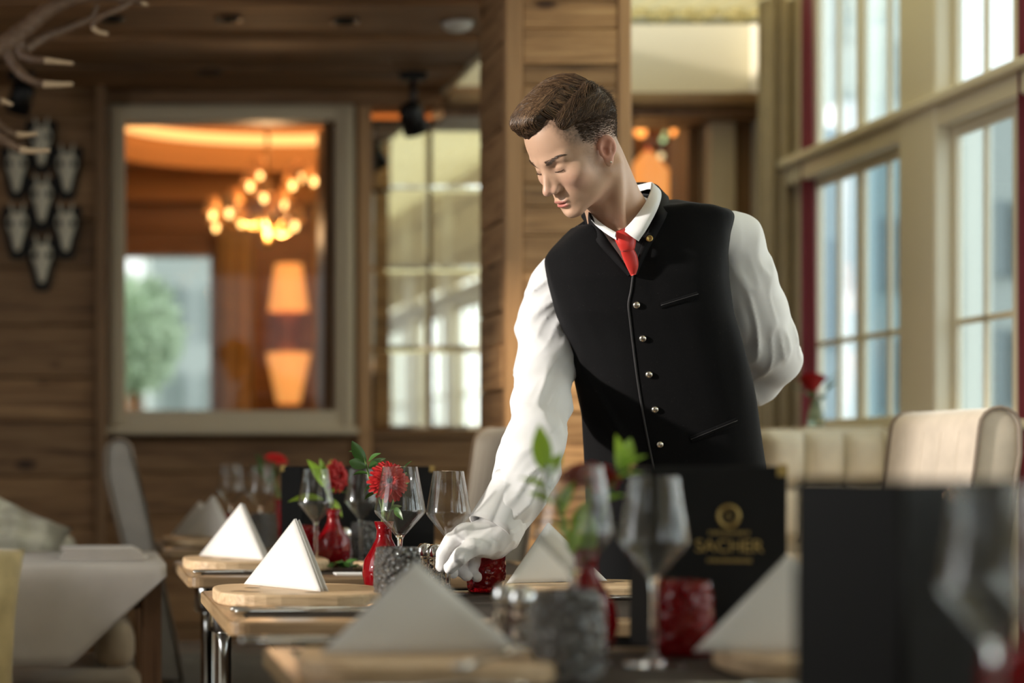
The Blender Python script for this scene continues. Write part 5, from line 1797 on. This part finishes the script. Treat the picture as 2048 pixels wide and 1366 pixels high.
def hproj(Pn, off, it=3):
    e = .0015
    for _ in range(it):
        d = hair_vol(Pn.T)
        g = np.stack([hair_vol((Pn + np.eye(3)[k] * e).T) - hair_vol((Pn - np.eye(3)[k] * e).T) for k in range(3)], 1)
        g /= np.linalg.norm(g, axis=1)[:, None] + 1e-9
        Pn = Pn - (d - off)[:, None] * g
    return Pn
def strands(name, ctrl, r0, tones, proj=None, n=7):
    """ctrl: (m, k, 3) control points in head space -> one mesh of tapering hairs"""
    m, k, _ = ctrl.shape
    t = np.linspace(0, k - 1, n)
    i = np.minimum(t.astype(int), k - 2); fr_ = (t - i)[None, :, None]
    def cp(j): return ctrl[:, np.clip(j, 0, k - 1)]
    p0, p1, p2, p3 = cp(i - 1), cp(i), cp(i + 1), cp(i + 2)
    C = .5 * (2 * p1 + (p2 - p0) * fr_ + (2 * p0 - 5 * p1 + 4 * p2 - p3) * fr_ ** 2 + (3 * p1 - p0 - 3 * p2 + p3) * fr_ ** 3)
    if proj is not None:
        off = np.repeat(proj[:, None], n, 1).ravel()
        C = hproj(C.reshape(-1, 3), off).reshape(m, n, 3)
    T = np.gradient(C, axis=1); T /= np.linalg.norm(T, axis=2, keepdims=True) + 1e-9
    A = np.cross(T, np.array([.31, .22, .92])); A /= np.linalg.norm(A, axis=2, keepdims=True) + 1e-9
    B = np.cross(T, A)
    rad = r0[:, None, None] * (np.sin(np.linspace(.35, math.pi - .12, n)) ** .6)[None, :, None]
    ring = [C + rad * (A * math.cos(q) + B * math.sin(q)) for q in (0, 2.094, 4.189)]
    V = np.stack(ring, 2).reshape(-1, 3)
    base = (np.arange(m)[:, None] * n + np.arange(n - 1)[None, :]) * 3
    Qs = []
    for s in range(3):
        s2 = (s + 1) % 3
        Qs.append(np.stack([base + s, base + s2, base + 3 + s2, base + 3 + s], -1).reshape(-1, 4))
    o = pmesh(name, to_world(V), np.concatenate(Qs), M_HAIR, hair)
    at = o.data.attributes.new('strand_tone', 'FLOAT', 'POINT')
    at.data.foreach_set('value', np.repeat(tones, n * 3).astype(np.float32))
    o['kind'] = 'stuff'
    return o
def U_(a, b, m): return RNG.uniform(a, b, m)
# swept top: from the parting over to the far side and forward
m = 2300
fr0 = U_(-.092, .052, m); cl_ = np.round(fr0 * 110) / 110
jit = lambda s: RNG.normal(0, s, m)
wv = .006 * np.sin(cl_ * 260)
c = np.stack([np.stack([.042 + jit(.003), fr0 - .004, .104 + jit(.003)], 1),
              np.stack([.026 + jit(.003), fr0 + .010 + wv, .138 + jit(.004)], 1),
              np.stack([-.006 + jit(.004), fr0 + .026 + wv, .154 + jit(.004)], 1),
              np.stack([-.034 + jit(.004), fr0 + .040, .144 + jit(.004)], 1),
              np.stack([-.054 + jit(.004), fr0 + .050, .115 + jit(.005)], 1)], 1)
strands('strands', c, U_(.0006, .0011, m), np.clip(.45 + .35 * np.sin(cl_ * 900) + jit(.2), 0, 1), U_(.0, .0035, m))
# forelock curling forward and down at the brow
m = 1300
l0 = U_(-.050, .046, m)
c = np.stack([np.stack([l0 * .8 + jit(.002) + .010, .010 + jit(.010), .150 + jit(.003)], 1),
              np.stack([l0 * .9 + jit(.002) + .006, .044 + jit(.006), .148 + jit(.003)], 1),
              np.stack([l0 + jit(.002), .076 + jit(.004), .140 + jit(.004)], 1),
              np.stack([l0 * 1.0 - .004 + jit(.003), .092 + jit(.003), .124 + jit(.004)], 1),
              np.stack([l0 * .95 - .006 + jit(.003), .084 + jit(.004), .107 + jit(.004)], 1),
              np.stack([l0 * .95 - .006 + jit(.003), .070 + jit(.004), .103 + jit(.003)], 1)], 1)
strands('strands', c, U_(.0006, .0011, m), np.clip(.5 + .3 * np.sin(l0 * 600) + jit(.2), 0, 1), U_(.0, .003, m), 9)
# near side lock combed back along the parting
m = 2000
u0 = U_(.052, .106, m); f0_ = U_(-.065, .060, m) 
f0_ = np.minimum(f0_, .062 - .25 * np.clip(u0 - .075, 0, 1))
c = np.stack([np.stack([.066 - .35 * np.clip(u0 - .06, 0, 1) + jit(.001), f0_, u0], 1),
              np.stack([.070 - .4 * np.clip(u0 - .06, 0, 1) + jit(.001), f0_ - .018, u0 + .010 + jit(.002)], 1),
              np.stack([.068 - .5 * np.clip(u0 - .06, 0, 1) + jit(.001), f0_ - .036, u0 + .014 + jit(.003)], 1),
              np.stack([.060 - .5 * np.clip(u0 - .06, 0, 1) + jit(.002), f0_ - .052, u0 + .013 + jit(.004)], 1)], 1)
strands('strands', c, U_(.0005, .0010, m), np.clip(.35 + .3 * np.sin(u0 * 900) + jit(.22), 0, 1), U_(.0, .003, m))
# cropped sides and back: short hairs standing a little off the scalp
m = 13000
th_ = U_(-2.9, .95, m); ph_ = U_(-1.0, 1.0, m)
sg = np.where(RNG.rand(m) < .82, 1, -1)
root = np.stack([sg * .0745 * np.cos(ph_) * np.cos(th_ * .5 - .2), -.014 + .097 * np.sin(th_ * .5) * np.cos(ph_) * 1.0, .048 + .086 * np.sin(ph_)], 1)
keep = (root[:, 2] > .014 + .8 * np.clip(root[:, 1] - .0, 0, .06) - .75 * np.clip(-root[:, 1] - .040, 0, .06) + RNG.normal(0, .005, m)) & (root[:, 1] < .058) & (root[:, 2] < .105)
root = root[keep]; m = len(root)
def head_proj(Pn):
    e = .002
    for _ in range(2):
        d = head_skin(Pn.T)
        g = np.stack([head_skin((Pn + np.eye(3)[k] * e).T) - head_skin((Pn - np.eye(3)[k] * e).T) for k in range(3)], 1)
        g /= np.linalg.norm(g, axis=1)[:, None] + 1e-9
        Pn = Pn - d[:, None] * g
    return Pn, g
root, g = head_proj(root)
ln = (.0022 + .0085 * sstep(.015, .075, root[:, 2]))[:, None] * U_(.7, 1.2, m)[:, None]
flow = np.array([0, -.75, -.35]) + RNG.normal(0, .25, (m, 3))
c = np.stack([root - g * .0006, root + g * ln * .35 + flow * ln * .4, root + g * ln * .5 + flow * ln], 1)
strands('strands', c, U_(.00025, .00045, m), np.clip(RNG.normal(.22, .15, m), 0, 1), None, 4)
# eyebrows and lashes
m = 560
t_ = U_(0, 1, m); sg = np.where(RNG.rand(m) < .5, 1, -1)
root = np.stack([sg * (.012 + .040 * t_), .088 - .020 * t_, .0295 + .006 * np.sin(t_ * 2.4) + RNG.normal(0, .0016, m) * (1.2 - t_)], 1)
root, g = head_proj(root)
dirb = np.stack([sg * .9, -.35 + 0 * t_, .35 - .6 * t_], 1)
c = np.stack([root - g * .0004, root + g * .0008 + dirb * .0025, root + g * .0006 + dirb * .0052], 1)
strands('eyebrows', c, U_(.00018, .00032, m), np.clip(RNG.normal(.2, .12, m), 0, 1), None, 4)
m = 90
t_ = U_(-1, 1, m); sg = np.where(RNG.rand(m) < .5, 1, -1)
root = np.stack([sg * (.032 + .0125 * t_), .0835 - .0035 * t_ ** 2, .0055 + .002 * t_ ** 2], 1)
root, g = head_proj(root)
dirb = np.stack([sg * .4 * t_, .8 + 0 * t_, -.55 + 0 * t_], 1)
c = np.stack([root, root + dirb * .0025, root + dirb * .0042 + np.array([0, 0, .0010])], 1)
strands('eyelashes', c, U_(.00028, .0004, m), np.full(m, .05), None, 4)
# ear stud
es_, eg_ = head_proj(np.array([[.0835, .000, -.0300]]))
put('earring', lathe_me('earring', [(0, .002), (.0018, .001), (.0022, 0), (.0018, -.001), (0, -.002)], 12), M_SILVER, body, Vector(to_world(es_ + eg_ * .001)[0] - PO))

# ---- torso: horizontal slices fitted to the silhouette
TW = math.radians(14)
SL = np.array([  # py, left px, right px, half depth, centre Y
    [1180, 1190, 1528, .108, 3.745], [1060, 1184, 1528, .110, 3.735], [930, 1176, 1520, .110, 3.72], [860, 1171, 1509, .109, 3.71], [800, 1168, 1500, .110, 3.70],
    [740, 1163, 1488, .113, 3.69], [680, 1144, 1471, .115, 3.68], [630, 1122, 1456, .115, 3.67], [560, 1104, 1446, .111, 3.66],
    [510, 1095, 1444, .103, 3.655], [470, 1090, 1448, .094, 3.655], [435, 1088, 1456, .088, 3.655], [400, 1092, 1458, .082, 3.655], [330, 1100, 1450, .075, 3.655]])
sz = CZ + (VY - SL[:, 0]) * SL[:, 4] / FPX
sl, sr = (SL[:, 1] - VX) * SL[:, 4] / FPX, (SL[:, 2] - VX) * SL[:, 4] / FPX
swid, scx = (sr - sl) / 2, (sr + sl) / 2
sa_ = np.sqrt(np.maximum(swid ** 2 - (SL[:, 3] * math.sin(TW)) ** 2, 1e-4)) / math.cos(TW)
o_ = np.argsort(sz)
TOPX = np.array([(x - VX) * 3.655 / FPX for x in (1040, 1075, 1095, 1140, 1190, 1230, 1270, 1310, 1350, 1400, 1455, 1475, 1520)])
TOPZ = np.array([CZ + (VY - y) * 3.655 / FPX for y in (590, 535, 503, 458, 424, 418, 416, 406, 400, 406, 418, 430, 490)])
def torso(p):
    x, y, z = p
    zz = np.asarray(z, np.float64)
    cx, cy = np.interp(zz, sz[o_], scx[o_]), np.interp(zz, sz[o_], SL[o_, 4])
    aa, bb = np.interp(zz, sz[o_], sa_[o_]), np.interp(zz, sz[o_], SL[o_, 3])
    dx, dy = x - cx, y - cy
    xl = dx * math.cos(TW) - dy * math.sin(TW)
    yf = -dx * math.sin(TW) - dy * math.cos(TW)
    n = 2.7
    r = (np.abs(xl / aa) ** n + np.abs(yf / bb) ** n) ** (1 / n)
    d = (r - 1) * np.minimum(aa, bb)
    zt = np.interp(np.asarray(x, np.float64), TOPX, TOPZ)
    tp = (z - zt + .10 * np.abs(y - 3.655) ** 1.0 * 1.6 - .0) * .8
    return smax(d, tp, .012), yf, xl
tri = [W(1200, 424, 3.55), W(1265, 549, 3.55), W(1320, 362, 3.55)]
def vcut(p):
    x, y, z = p
    d = None
    # project the cut along the body's own front axis
    k = (y - 3.55) * math.tan(TW) * -1
    xx = x - k
    pts = [(q[0], q[2]) for q in (tri[0], tri[1], tri[2])]
    for i in (0, 1):
        (x0, z0), (x1, z1) = pts[i], pts[i + 1]
        nx, nz = (z1 - z0), -(x1 - x0)
        ln_ = math.hypot(nx, nz)
        e = ((xx - x0) * nx + (z - z0) * nz) / ln_
        d = e if d is None else np.maximum(d, e)
    return d
def vest_f(p):
    x, y, z = p
    d, yf, xl = torso(p)
    wr = .0022 * vnoise(x * 14, y * 14, z * 7) + .0010 * vnoise(x * 40 + z * 12, y * 40, z * 10)
    cr = np.abs((x - W(1172, 725, 3.6)[0]) - (W(1262, 895, 3.6)[0] - W(1172, 725, 3.6)[0]) / (W(1262, 895, 3.6)[2] - W(1172, 725, 3.6)[2]) * (z - W(1172, 725, 3.6)[2]))
    zr = sstep(W(0, 905, 3.6)[2], W(0, 860, 3.6)[2], z) * (1 - sstep(W(0, 730, 3.6)[2], W(0, 690, 3.6)[2], z))
    d = d + wr - .006 * np.exp(-(cr / .010) ** 2) * zr
    d = smin(d, ell(p, W(1268, 424, 3.70), (.078, .052, .034)), .015)
    carve = np.maximum(np.maximum(vcut(p), -(d + .020)), -yf)
    d = smax(d, -carve, .004)
    d = smax(d, W(0, 1115, 3.7)[2] - z, .006)
    return d
lo, hi = (.80, 3.50, .76), (1.34, 3.86, 1.50)
V, Q = nets(vest_f, lo, hi, .0042)
V = relax(V, Q, 2, .4)
M_VELVET = pbsdf('black_velvet', (.0050, .0048, .0054), .85, Sheen_Weight=.10, Sheen_Roughness=.4)
M_VELVET.node_tree.nodes['Principled BSDF'].inputs['Sheen Tint'].default_value = (.5, .5, .55, 1)
M_VELVET.node_tree.nodes['Principled BSDF'].inputs['Specular IOR Level'].default_value = .12
w_ = N(M_VELVET)
tc_ = w_.n('ShaderNodeTexCoord'); no_ = w_.n('ShaderNodeTexNoise'); no_.inputs['Scale'].default_value = 300; no_.inputs['Detail'].default_value = 2
w_.l(tc_.outputs['Object'], no_.inputs['Vector'])
w_.l(w_.ramp(no_.outputs['Fac'], [(.0, (.0036, .0036, .0042)), (.70, (.0060, .0058, .0064)), (.80, (.030, .029, .028))]), w_.b.inputs['Base Color'])
vest = pmesh('waistcoat', V, Q, M_VELVET)
bvh = BVHTree.FromPolygons([tuple(v) for v in V], [tuple(int(i) for i in q) for q in Q])
def on(px, py, lift=.001, tree=None):
    """point of the garment seen at a pixel, lifted off it along the normal"""
    o = Vector((0, 0, CZ)); d = (P(px, py, 1.0) - o).normalized()
    loc, nrm, i_, ds = (tree or bvh).ray_cast(o, d)
    if loc is None: return P(px, py, 3.58), Vector((0, -1, 0))
    if nrm.dot(d) > 0: nrm = -nrm
    return loc + nrm * lift, nrm

# front edge piping, buttons, welt pockets, badge
edge_px = [(1266, 549), (1262, 580), (1257, 608), (1260, 640), (1266, 690), (1273, 745), (1282, 805), (1292, 860), (1303, 915), (1312, 960)]
path = []
for a_, b_ in zip(*[iter([])] * 2): pass
ep = catmull([np.array([x, y, 0.0]) for x, y in edge_px], 6)
path = [on(q[0], q[1], .0006)[0] - Vector(PO) for q in ep]
M_EDGE = pbsdf('waistcoat_edge', (.030, .028, .030), .6)
put('front_edge', tube_me('front_edge', path, .0020, 6), M_EDGE, vest)
btn = lathe_me('button', [(0, .0052), (.004, .0048), (.0058, .0034), (.0068, .001), (.0068, -.001), (0, -.001)], 20)
for (x, y) in ((1273, 610), (1285.5, 677), (1298, 749), (1310, 819), (1320, 889)):
    loc, nrm = on(x, y, .0006)
    o = put('button', btn, M_SILVER, vest, loc - Vector(PO)); o.rotation_euler = nrm.to_track_quat('Z', 'Y').to_euler()
def welt(x0, y0, x1, y1, w):
    V, Fc = [], []
    n = 10
    dirx, diry = x1 - x0, y1 - y0
    L = math.hypot(dirx, diry); nx, ny = -diry / L, dirx / L
    for i in range(n + 1):
        t = i / n
        for s, lf in ((-1, .0003), (-.8, .0020), (.8, .0020), (1, .0003)):
            loc, nrm = on(x0 + dirx * t + nx * s * w, y0 + diry * t + ny * s * w, lf)
            V.append(loc - Vector(PO))
    for i in range(n):
        for k in range(3):
            a = i * 4 + k
            Fc.append((a, a + 1, a + 5, a + 4))
    put('pocket', pd_mesh('pocket', V, Fc), M_VELVET, vest)
    path = [on(x0 + dirx * t / 10 + nx * w * -.2, y0 + diry * t / 10 + ny * w * -.2, .0021)[0] - Vector(PO) for t in range(11)]
    put('pocket_lip', tube_me('pocket_lip', path, .0008, 5), M_EDGE, vest)
welt(1322, 612, 1396, 589, 6); welt(1382, 880, 1474, 842, 7)
loc, nrm = on(1299, 480, .0085)
bd = put('badge', lathe_me('badge', [(0, .0012), (.0032, .0012), (.0036, .0022), (.0058, .0020), (.0062, 0), (0, -.0005)], 16), M_GOLD, vest, loc - Vector(PO)); bd.rotation_euler = nrm.to_track_quat('Z', 'Y').to_euler()

# ---- shirt: torso under the waistcoat plus both sleeves
AR = [W(1140, 550, 3.73), W(1110, 580, 3.755), W(1092, 650, 3.765), W(1092, 730, 3.72), W(1085, 805, 3.62), W(1069, 880, 3.52), W(1057, 930, 3.47), W(1044, 968, 3.455), W(1025, 1008, 3.44), W(998, 1046, 3.435)]
RR = [.050, .0480, .0480, .0525, .0500, .0490, .0500, .0455, .0385, .034]
AL = [W(1440, 470, 3.665), W(1468, 484, 3.685), W(1488, 560, 3.70), W(1508, 620, 3.73), W(1532, 685, 3.77), W(1550, 722, 3.80), W(1515, 762, 3.84), W(1450, 785, 3.87), W(1400, 792, 3.885)]
RL = [.048, .0525, .0545, .056, .0525, .0440, .0400, .037, .034]
def sleeve_f(pts, rad, seed, dirs):
    A = np.array(pts)
    def fn(p):
        x, y, z = p
        d = chain(p, pts, rad, .02)
        s = seed * 7.3
        e1, e2 = dirs
        a1 = x * e1[0] + y * e1[1] + z * e1[2]; a2 = x * e2[0] + y * e2[1] + z * e2[2]
        wb_ = .35 * vnoise(x * 9 + s, y * 9, z * 9)
        w1 = vnoise(a1 * 7 + s, a2 * 27 + wb_ * 2 + s, y * 5 + 0 * x)
        w2 = vnoise(a1 * 13 + s + 4, a2 * 55 + wb_ * 3, y * 9 + 0 * x)
        w3 = vnoise(x * 8 + s, y * 8, z * 8 + s)
        fold = (.0072 * np.clip(1 - 1.6 * np.abs(w1), 0, 1) ** 1.6 + .0032 * np.clip(1 - 1.8 * np.abs(w2), 0, 1) ** 1.5) * np.clip(.75 + .6 * w3, .2, 1.3)
        return d - fold + .0034
    return fn
fR = sleeve_f(AR, RR, 1, ((.62, 0, .78), (-.78, 0, .62))); fL = sleeve_f(AL, RL, 2, ((.30, 0, -.95), (.95, 0, .30)))
def bounds(pts, rad, pad=.02):
    A = np.array(pts); r = max(rad) + pad
    return A.min(0) - r, A.max(0) + r
M_SHIRT = fabric('white_shirt_cotton', (.83, .83, .84), .8, .25, 1500, .06, var=.01)
def shirt_core(p):
    d, yf, xl = torso(p)
    d = smin(d + .0155, np.minimum(fR(p), 10), .01)
    d = smin(d, fL(p), .01)
    d = smin(d, ell(p, W(1260, 428, 3.66), (.050, .055, .034)), .01)      # yoke round the neck
    return d
bl, bh = bounds(AR + AL, RR)
V, Q = nets(shirt_core, (bl[0], bl[1], bl[2] + .02), (bh[0], max(bh[1], 3.84), 1.47), .0037)
V = relax(V, Q, 1, .4)
shirt = pmesh('shirt', V, Q, M_SHIRT)

# cuffs
def ring_tube(name, c0, c1, r0, r1, mat, parent, flat=.86, th=.0035, seg=36, n=8, wob=.0016, gap=False):
    c0, c1 = Vector(c0), Vector(c1)
    ax = (c1 - c0).normalized()
    a_ = ax.cross(Vector((0, 1, 0))).normalized(); b_ = ax.cross(a_)
    V, Fc = [], []
    prof = [(t / n, 0) for t in range(n + 1)] + [(1.0 - t / n, -th) for t in range(n + 1)]
    for t, off in prof:
        for k in range(seg):
            an = 2 * math.pi * k / seg
            r = r0 + (r1 - r0) * t + off + wob * math.sin(3 * an + 4 * t) 
            V.append(c0.lerp(c1, t) + a_ * math.cos(an) * r + b_ * math.sin(an) * r * flat - Vector(PO))
    m_ = len(prof)
    for i in range(m_):
        j = (i + 1) % m_
        for k in range(seg):
            l_ = (k + 1) % seg
            Fc.append((i * seg + k, i * seg + l_, j * seg + l_, j * seg + k))
    me = pd_mesh(name, V, Fc)
    return put(name, me, mat, parent)
cf = ring_tube('cuff', W(1040, 976, 3.455), W(984, 1062, 3.428), .0515, .0440, M_SHIRT, shirt)
loc = W(1020, 1065, 3.40)
put('cuff_button', lathe_me('cuff_button', [(0, .0015), (.005, .0015), (.0055, 0), (0, -.001)], 14), pbsdf('pearl_button', (.8, .8, .78), .3), cf, Vector(W(1024, 1062, 3.405) - PO), (math.radians(90), 0, math.radians(30)))

# collar: folded band round the neck
Uc = [(1232, 466, 3.522), (1205, 449, 3.565), (1181, 424, 3.605), (1190, 396, 3.68), (1235, 380, 3.71), (1280, 370, 3.695), (1305, 367, 3.652), (1296, 398, 3.585), (1268, 438, 3.54), (1246, 462, 3.53)]
Lc = [(1229, 477, 3.512), (1206, 462, 3.552), (1184, 438, 3.590), (1186, 408, 3.69), (1235, 378, 3.735), (1292, 370, 3.725), (1318, 380, 3.645), (1315, 412, 3.558), (1297, 452, 3.518), (1277, 483, 3.508)]
Uu = catmull([W(*q) for q in Uc], 8); Ll = catmull([W(*q) for q in Lc], 8)
V, Fc = [], []
nn = len(Uu)
for i in range(nn):
    uu, ll = Uu[i], Ll[i]
    cen = W(1245, 420, 3.63)
    inw = (cen - uu); inw[2] = 0; inw /= np.linalg.norm(inw)
    V += [Vector(uu + inw * .004 - np.array([0, 0, .012]) - PO), Vector(uu + inw * .002 - PO), Vector(uu - inw * .001 + np.array([0, 0, .0012]) - PO), Vector(uu * .5 + ll * .5 - inw * .003 - PO), Vector(ll - inw * .003 - PO), Vector(ll - inw * .0005 - PO)]
for i in range(nn - 1):
    for k in range(5):
        a = i * 6 + k
        Fc.append((a, a + 6, a + 7, a + 1))
put('collar', pd_mesh('collar', V, Fc), M_SHIRT, shirt)
# waistcoat stand collar outside it
Uv = [(1262, 548, 3.540), (1236, 508, 3.545), (1205, 466, 3.560), (1179, 430, 3.600), (1182, 405, 3.70), (1235, 372, 3.745), (1298, 366, 3.735), (1322, 381, 3.675), (1318, 417, 3.585), (1300, 459, 3.545), (1280, 502, 3.535), (1270, 546, 3.540)]
Bv = [(1256, 552, 3.548), (1222, 516, 3.555), (1192, 480, 3.570), (1170, 444, 3.612), (1168, 425, 3.70), (1230, 402, 3.76), (1312, 396, 3.745), (1336, 392, 3.68), (1335, 426, 3.585), (1315, 468, 3.548), (1290, 515, 3.545), (1274, 551, 3.548)]
def lay(q, lift, dx=0, dy=0):
    """front points rest on the waistcoat, the rest keep their own depth"""
    if q[2] > 3.62: return W(*q)
    loc, nrm = on(q[0] + dx, q[1] + dy, lift)
    base = np.array(loc)
    k = base[1]
    return W(q[0], q[1], k)
Uu = catmull([lay(q, .006, -7 if q[0] < 1266 else 8, 5) for q in Uv], 8); Ll = catmull([lay(q, .0012) for q in Bv], 8)
V, Fc = [], []
nn = len(Uu)
for i in range(nn):
    uu, ll = Uu[i], Ll[i]
    inw = (W(1250, 450, 3.64) - uu); inw[2] = 0; inw /= np.linalg.norm(inw)
    V += [Vector(uu + inw * .012 - np.array([0, 0, .004]) - PO), Vector(uu + inw * .003 - PO), Vector(uu + np.array([0, -.001, .001]) - PO), Vector(uu * .5 + ll * .5 + np.array([0, -.002, 0]) - PO), Vector(ll - PO), Vector(ll + np.array([0, .004, 0]) - PO)]
for i in range(nn - 1):
    for k in range(5):
        a = i * 6 + k
        Fc.append((a, a + 6, a + 7, a + 1))
put('stand_collar', pd_mesh('stand_collar', V, Fc), pbsdf('waistcoat_collar', (.0075, .007, .008), .8, Specular_IOR_Level=.15), vest)

# ---- tie
M_TIE = fabric('red_silk', (.66, .030, .022), .42, .2, 700, .08, var=.04)
def ribbon(name, rows, bulge, parent, mat):
    """padded strip: rows of (left px, left py, right px, right py, distance)"""
    R_ = catmull([np.array(r, float) for r in rows], 5)
    m_ = 9
    V, Fc = [], []
    for r in R_:
        a_, b_ = W(r[0], r[1], r[4]), W(r[2], r[3], r[4])
        for k in range(m_):
            t = k / (m_ - 1)
            V.append(a_ * (1 - t) + b_ * t + np.array([0, -bulge * math.sin(math.pi * t) ** .6, 0]) - PO)
        V.append(a_ * .5 + b_ * .5 + np.array([0, .008, 0]) - PO)
    w1 = m_ + 1
    for i in range(len(R_) - 1):
        for k in range(w1):
            l_ = (k + 1) % w1
            Fc.append((i * w1 + k, i * w1 + l_, (i + 1) * w1 + l_, (i + 1) * w1 + k))
    Fc.append(tuple(range(w1))); n_ = (len(R_) - 1) * w1
    Fc.append(tuple(n_ + k for k in range(w1 - 1, -1, -1)))
    return put(name, pd_mesh(name, [Vector(v) for v in V], Fc), mat, parent)
tie = ribbon('tie', [(1225, 466, 1252, 454, 3.536), (1229, 478, 1268, 468, 3.531), (1235, 491, 1272, 482, 3.529), (1241, 502, 1270, 496, 3.531), (1243, 505, 1268, 500, 3.535)], .008, person, M_TIE)
ribbon('blade', [(1241, 503, 1268, 498, 3.533), (1246, 518, 1275, 513, 3.537), (1254, 536, 1277, 532, 3.541), (1262, 552, 1272, 549, 3.548)], .005, tie, M_TIE)

# ---- trousers and shoes
hipc = W(1350, 1010, 3.735)
def trou(p):
    d, yf, xl = torso(p)
    d = smax(d + .014, p[2] - (hipc[2] + .10), .01)
    d = smax(d, -(p[2] - .70), .03)
    for s in (-1, 1):
        hx = hipc[0] + s * .078
        lg = chain(p, [(hx, 3.735, .84), (hx + s * .012, 3.72, .48), (hx + s * .018, 3.775, .07)], [.086, .076, .062], .03)
        d = smin(d, lg, .02)
    return smax(d, .045 - p[2], .004)
V, Q = nets(trou, (.82, 3.55, .0), (1.42, 3.90, 1.05), .008)
V = relax(V, Q, 2, .4)
trousers = pmesh('trousers', V, Q, pbsdf('black_trousers', (.005, .005, .0055), .9, Specular_IOR_Level=.15))
for s in (-1, 1):
    hx = hipc[0] + s * .104
    def shoe(p):
        d = smin(ell(p, (hx + s * .01, 3.68, .040), (.045, .125, .040)), ell(p, (hx, 3.775, .06), (.040, .055, .055)), .03)
        return smax(d, .002 - p[2], .003)
    V, Q = nets(shoe, (hx - .07, 3.52, -.01), (hx + .08, 3.86, .13), .006)
    pmesh('shoe', V, Q, pbsdf('black_leather', (.012, .011, .011), .25))

# ---- gloves
M_GLOVE = fabric('white_cotton_glove', (.84, .83, .83), .85, .3, 1800, .08, var=.01)
def hand(name, wr, palm, fingers, h=.0018):
    def fn(p):
        d = chain(p, [q[0] for q in wr], [q[1] for q in wr], .015)
        for a_, b_, ra, rb in palm: d = smin(d, cap(p, a_, b_, ra, rb), .012)
        fg = None
        for pts, rad in fingers:
            c = chain(p, pts, rad, .004)
            fg = c if fg is None else smin(fg, c, .0022)
        d = smin(d, fg, .007)
        x, y, z = p
        w1 = vnoise(x * 60, y * 60 + z * 30, z * 70 - x * 40)
        return d - .0014 * (1 - np.abs(w1)) ** 3
    allp = np.array([q for pts, r in fingers for q in pts] + [q[0] for q in wr])
    V, Q = nets(fn, allp.min(0) - .05, allp.max(0) + .05, h)
    V = relax(V, Q, 2, .35)
    return pmesh(name, V, Q, M_GLOVE)
wrist = W(1000, 1064, 3.432)
mcp = [W(930, 1066, 3.420), W(934, 1068, 3.440), W(943, 1076, 3.458), W(955, 1088, 3.472)]
hand('glove', [(W(1015, 1042, 3.438), .033), (wrist, .0335), (W(978, 1078, 3.430), .032)],
     [(W(985, 1072, 3.425), mcp[0], .026, .0165), (W(985, 1074, 3.437), mcp[1], .026, .017), (W(988, 1080, 3.445), mcp[2], .026, .0165), (W(990, 1088, 3.45), mcp[3], .024, .015), (W(985, 1085, 3.42), W(955, 1092, 3.408), .022, .018)],
     [([W(968, 1092, 3.405), W(944, 1094, 3.392), W(921, 1113, 3.388), W(899, 1136, 3.398)], [.0175, .0150, .0132, .0098]),                 # thumb
      ([mcp[0], W(903, 1082, 3.422), W(886, 1108, 3.424), W(882, 1134, 3.424)], [.0150, .0128, .0112, .0090]),                              # index
      ([mcp[1], W(908, 1096, 3.446), W(898, 1126, 3.446), W(906, 1146, 3.440)], [.0152, .0130, .0114, .0092]),                              # middle
      ([mcp[2], W(925, 1112, 3.466), W(920, 1138, 3.462), W(934, 1152, 3.452)], [.0148, .0126, .0110, .0090]),                              # ring
      ([mcp[3], W(948, 1122, 3.478), W(942, 1144, 3.470), W(954, 1154, 3.460)], [.0130, .0112, .0098, .0082])])                             # little
wl2 = W(1400, 792, 3.885)
def q_(dx, dy, dz): return wl2 + np.array([dx, dy, dz])
hand('glove', [(q_(.03, -.003, .002), .032), (q_(-.01, .0, 0), .031)],
     [(q_(-.02, 0, .01), q_(-.085, 0, .03), .024, .016), (q_(-.02, 0, 0), q_(-.09, .0, .008), .025, .017), (q_(-.02, 0, -.01), q_(-.088, 0, -.014), .024, .016), (q_(-.02, 0, -.015), q_(-.08, 0, -.034), .022, .014)],
     [([q_(-.03, -.012, .02), q_(-.055, -.02, .055), q_(-.085, -.012, .075), q_(-.105, -.004, .08)], [.017, .015, .0125, .0095]),
      ([q_(-.085, 0, .03), q_(-.125, .012, .034), q_(-.148, .006, .03), q_(-.162, -.006, .026)], [.0148, .0125, .011, .009]),
      ([q_(-.09, 0, .008), q_(-.134, .014, .008), q_(-.158, .006, .004), q_(-.172, -.008, .002)], [.015, .0128, .0112, .009]),
      ([q_(-.088, 0, -.014), q_(-.128, .014, -.018), q_(-.150, .005, -.022), q_(-.163, -.008, -.024)], [.0146, .0124, .0108, .009]),
      ([q_(-.08, 0, -.034), q_(-.112, .012, -.042), q_(-.130, .004, -.046), q_(-.141, -.006, -.048)], [.0128, .011, .0096, .008])], .0026)
ring_tube('cuff', W(1450, 786, 3.87), W(1392, 792, 3.885), .042, .039, M_SHIRT, shirt)
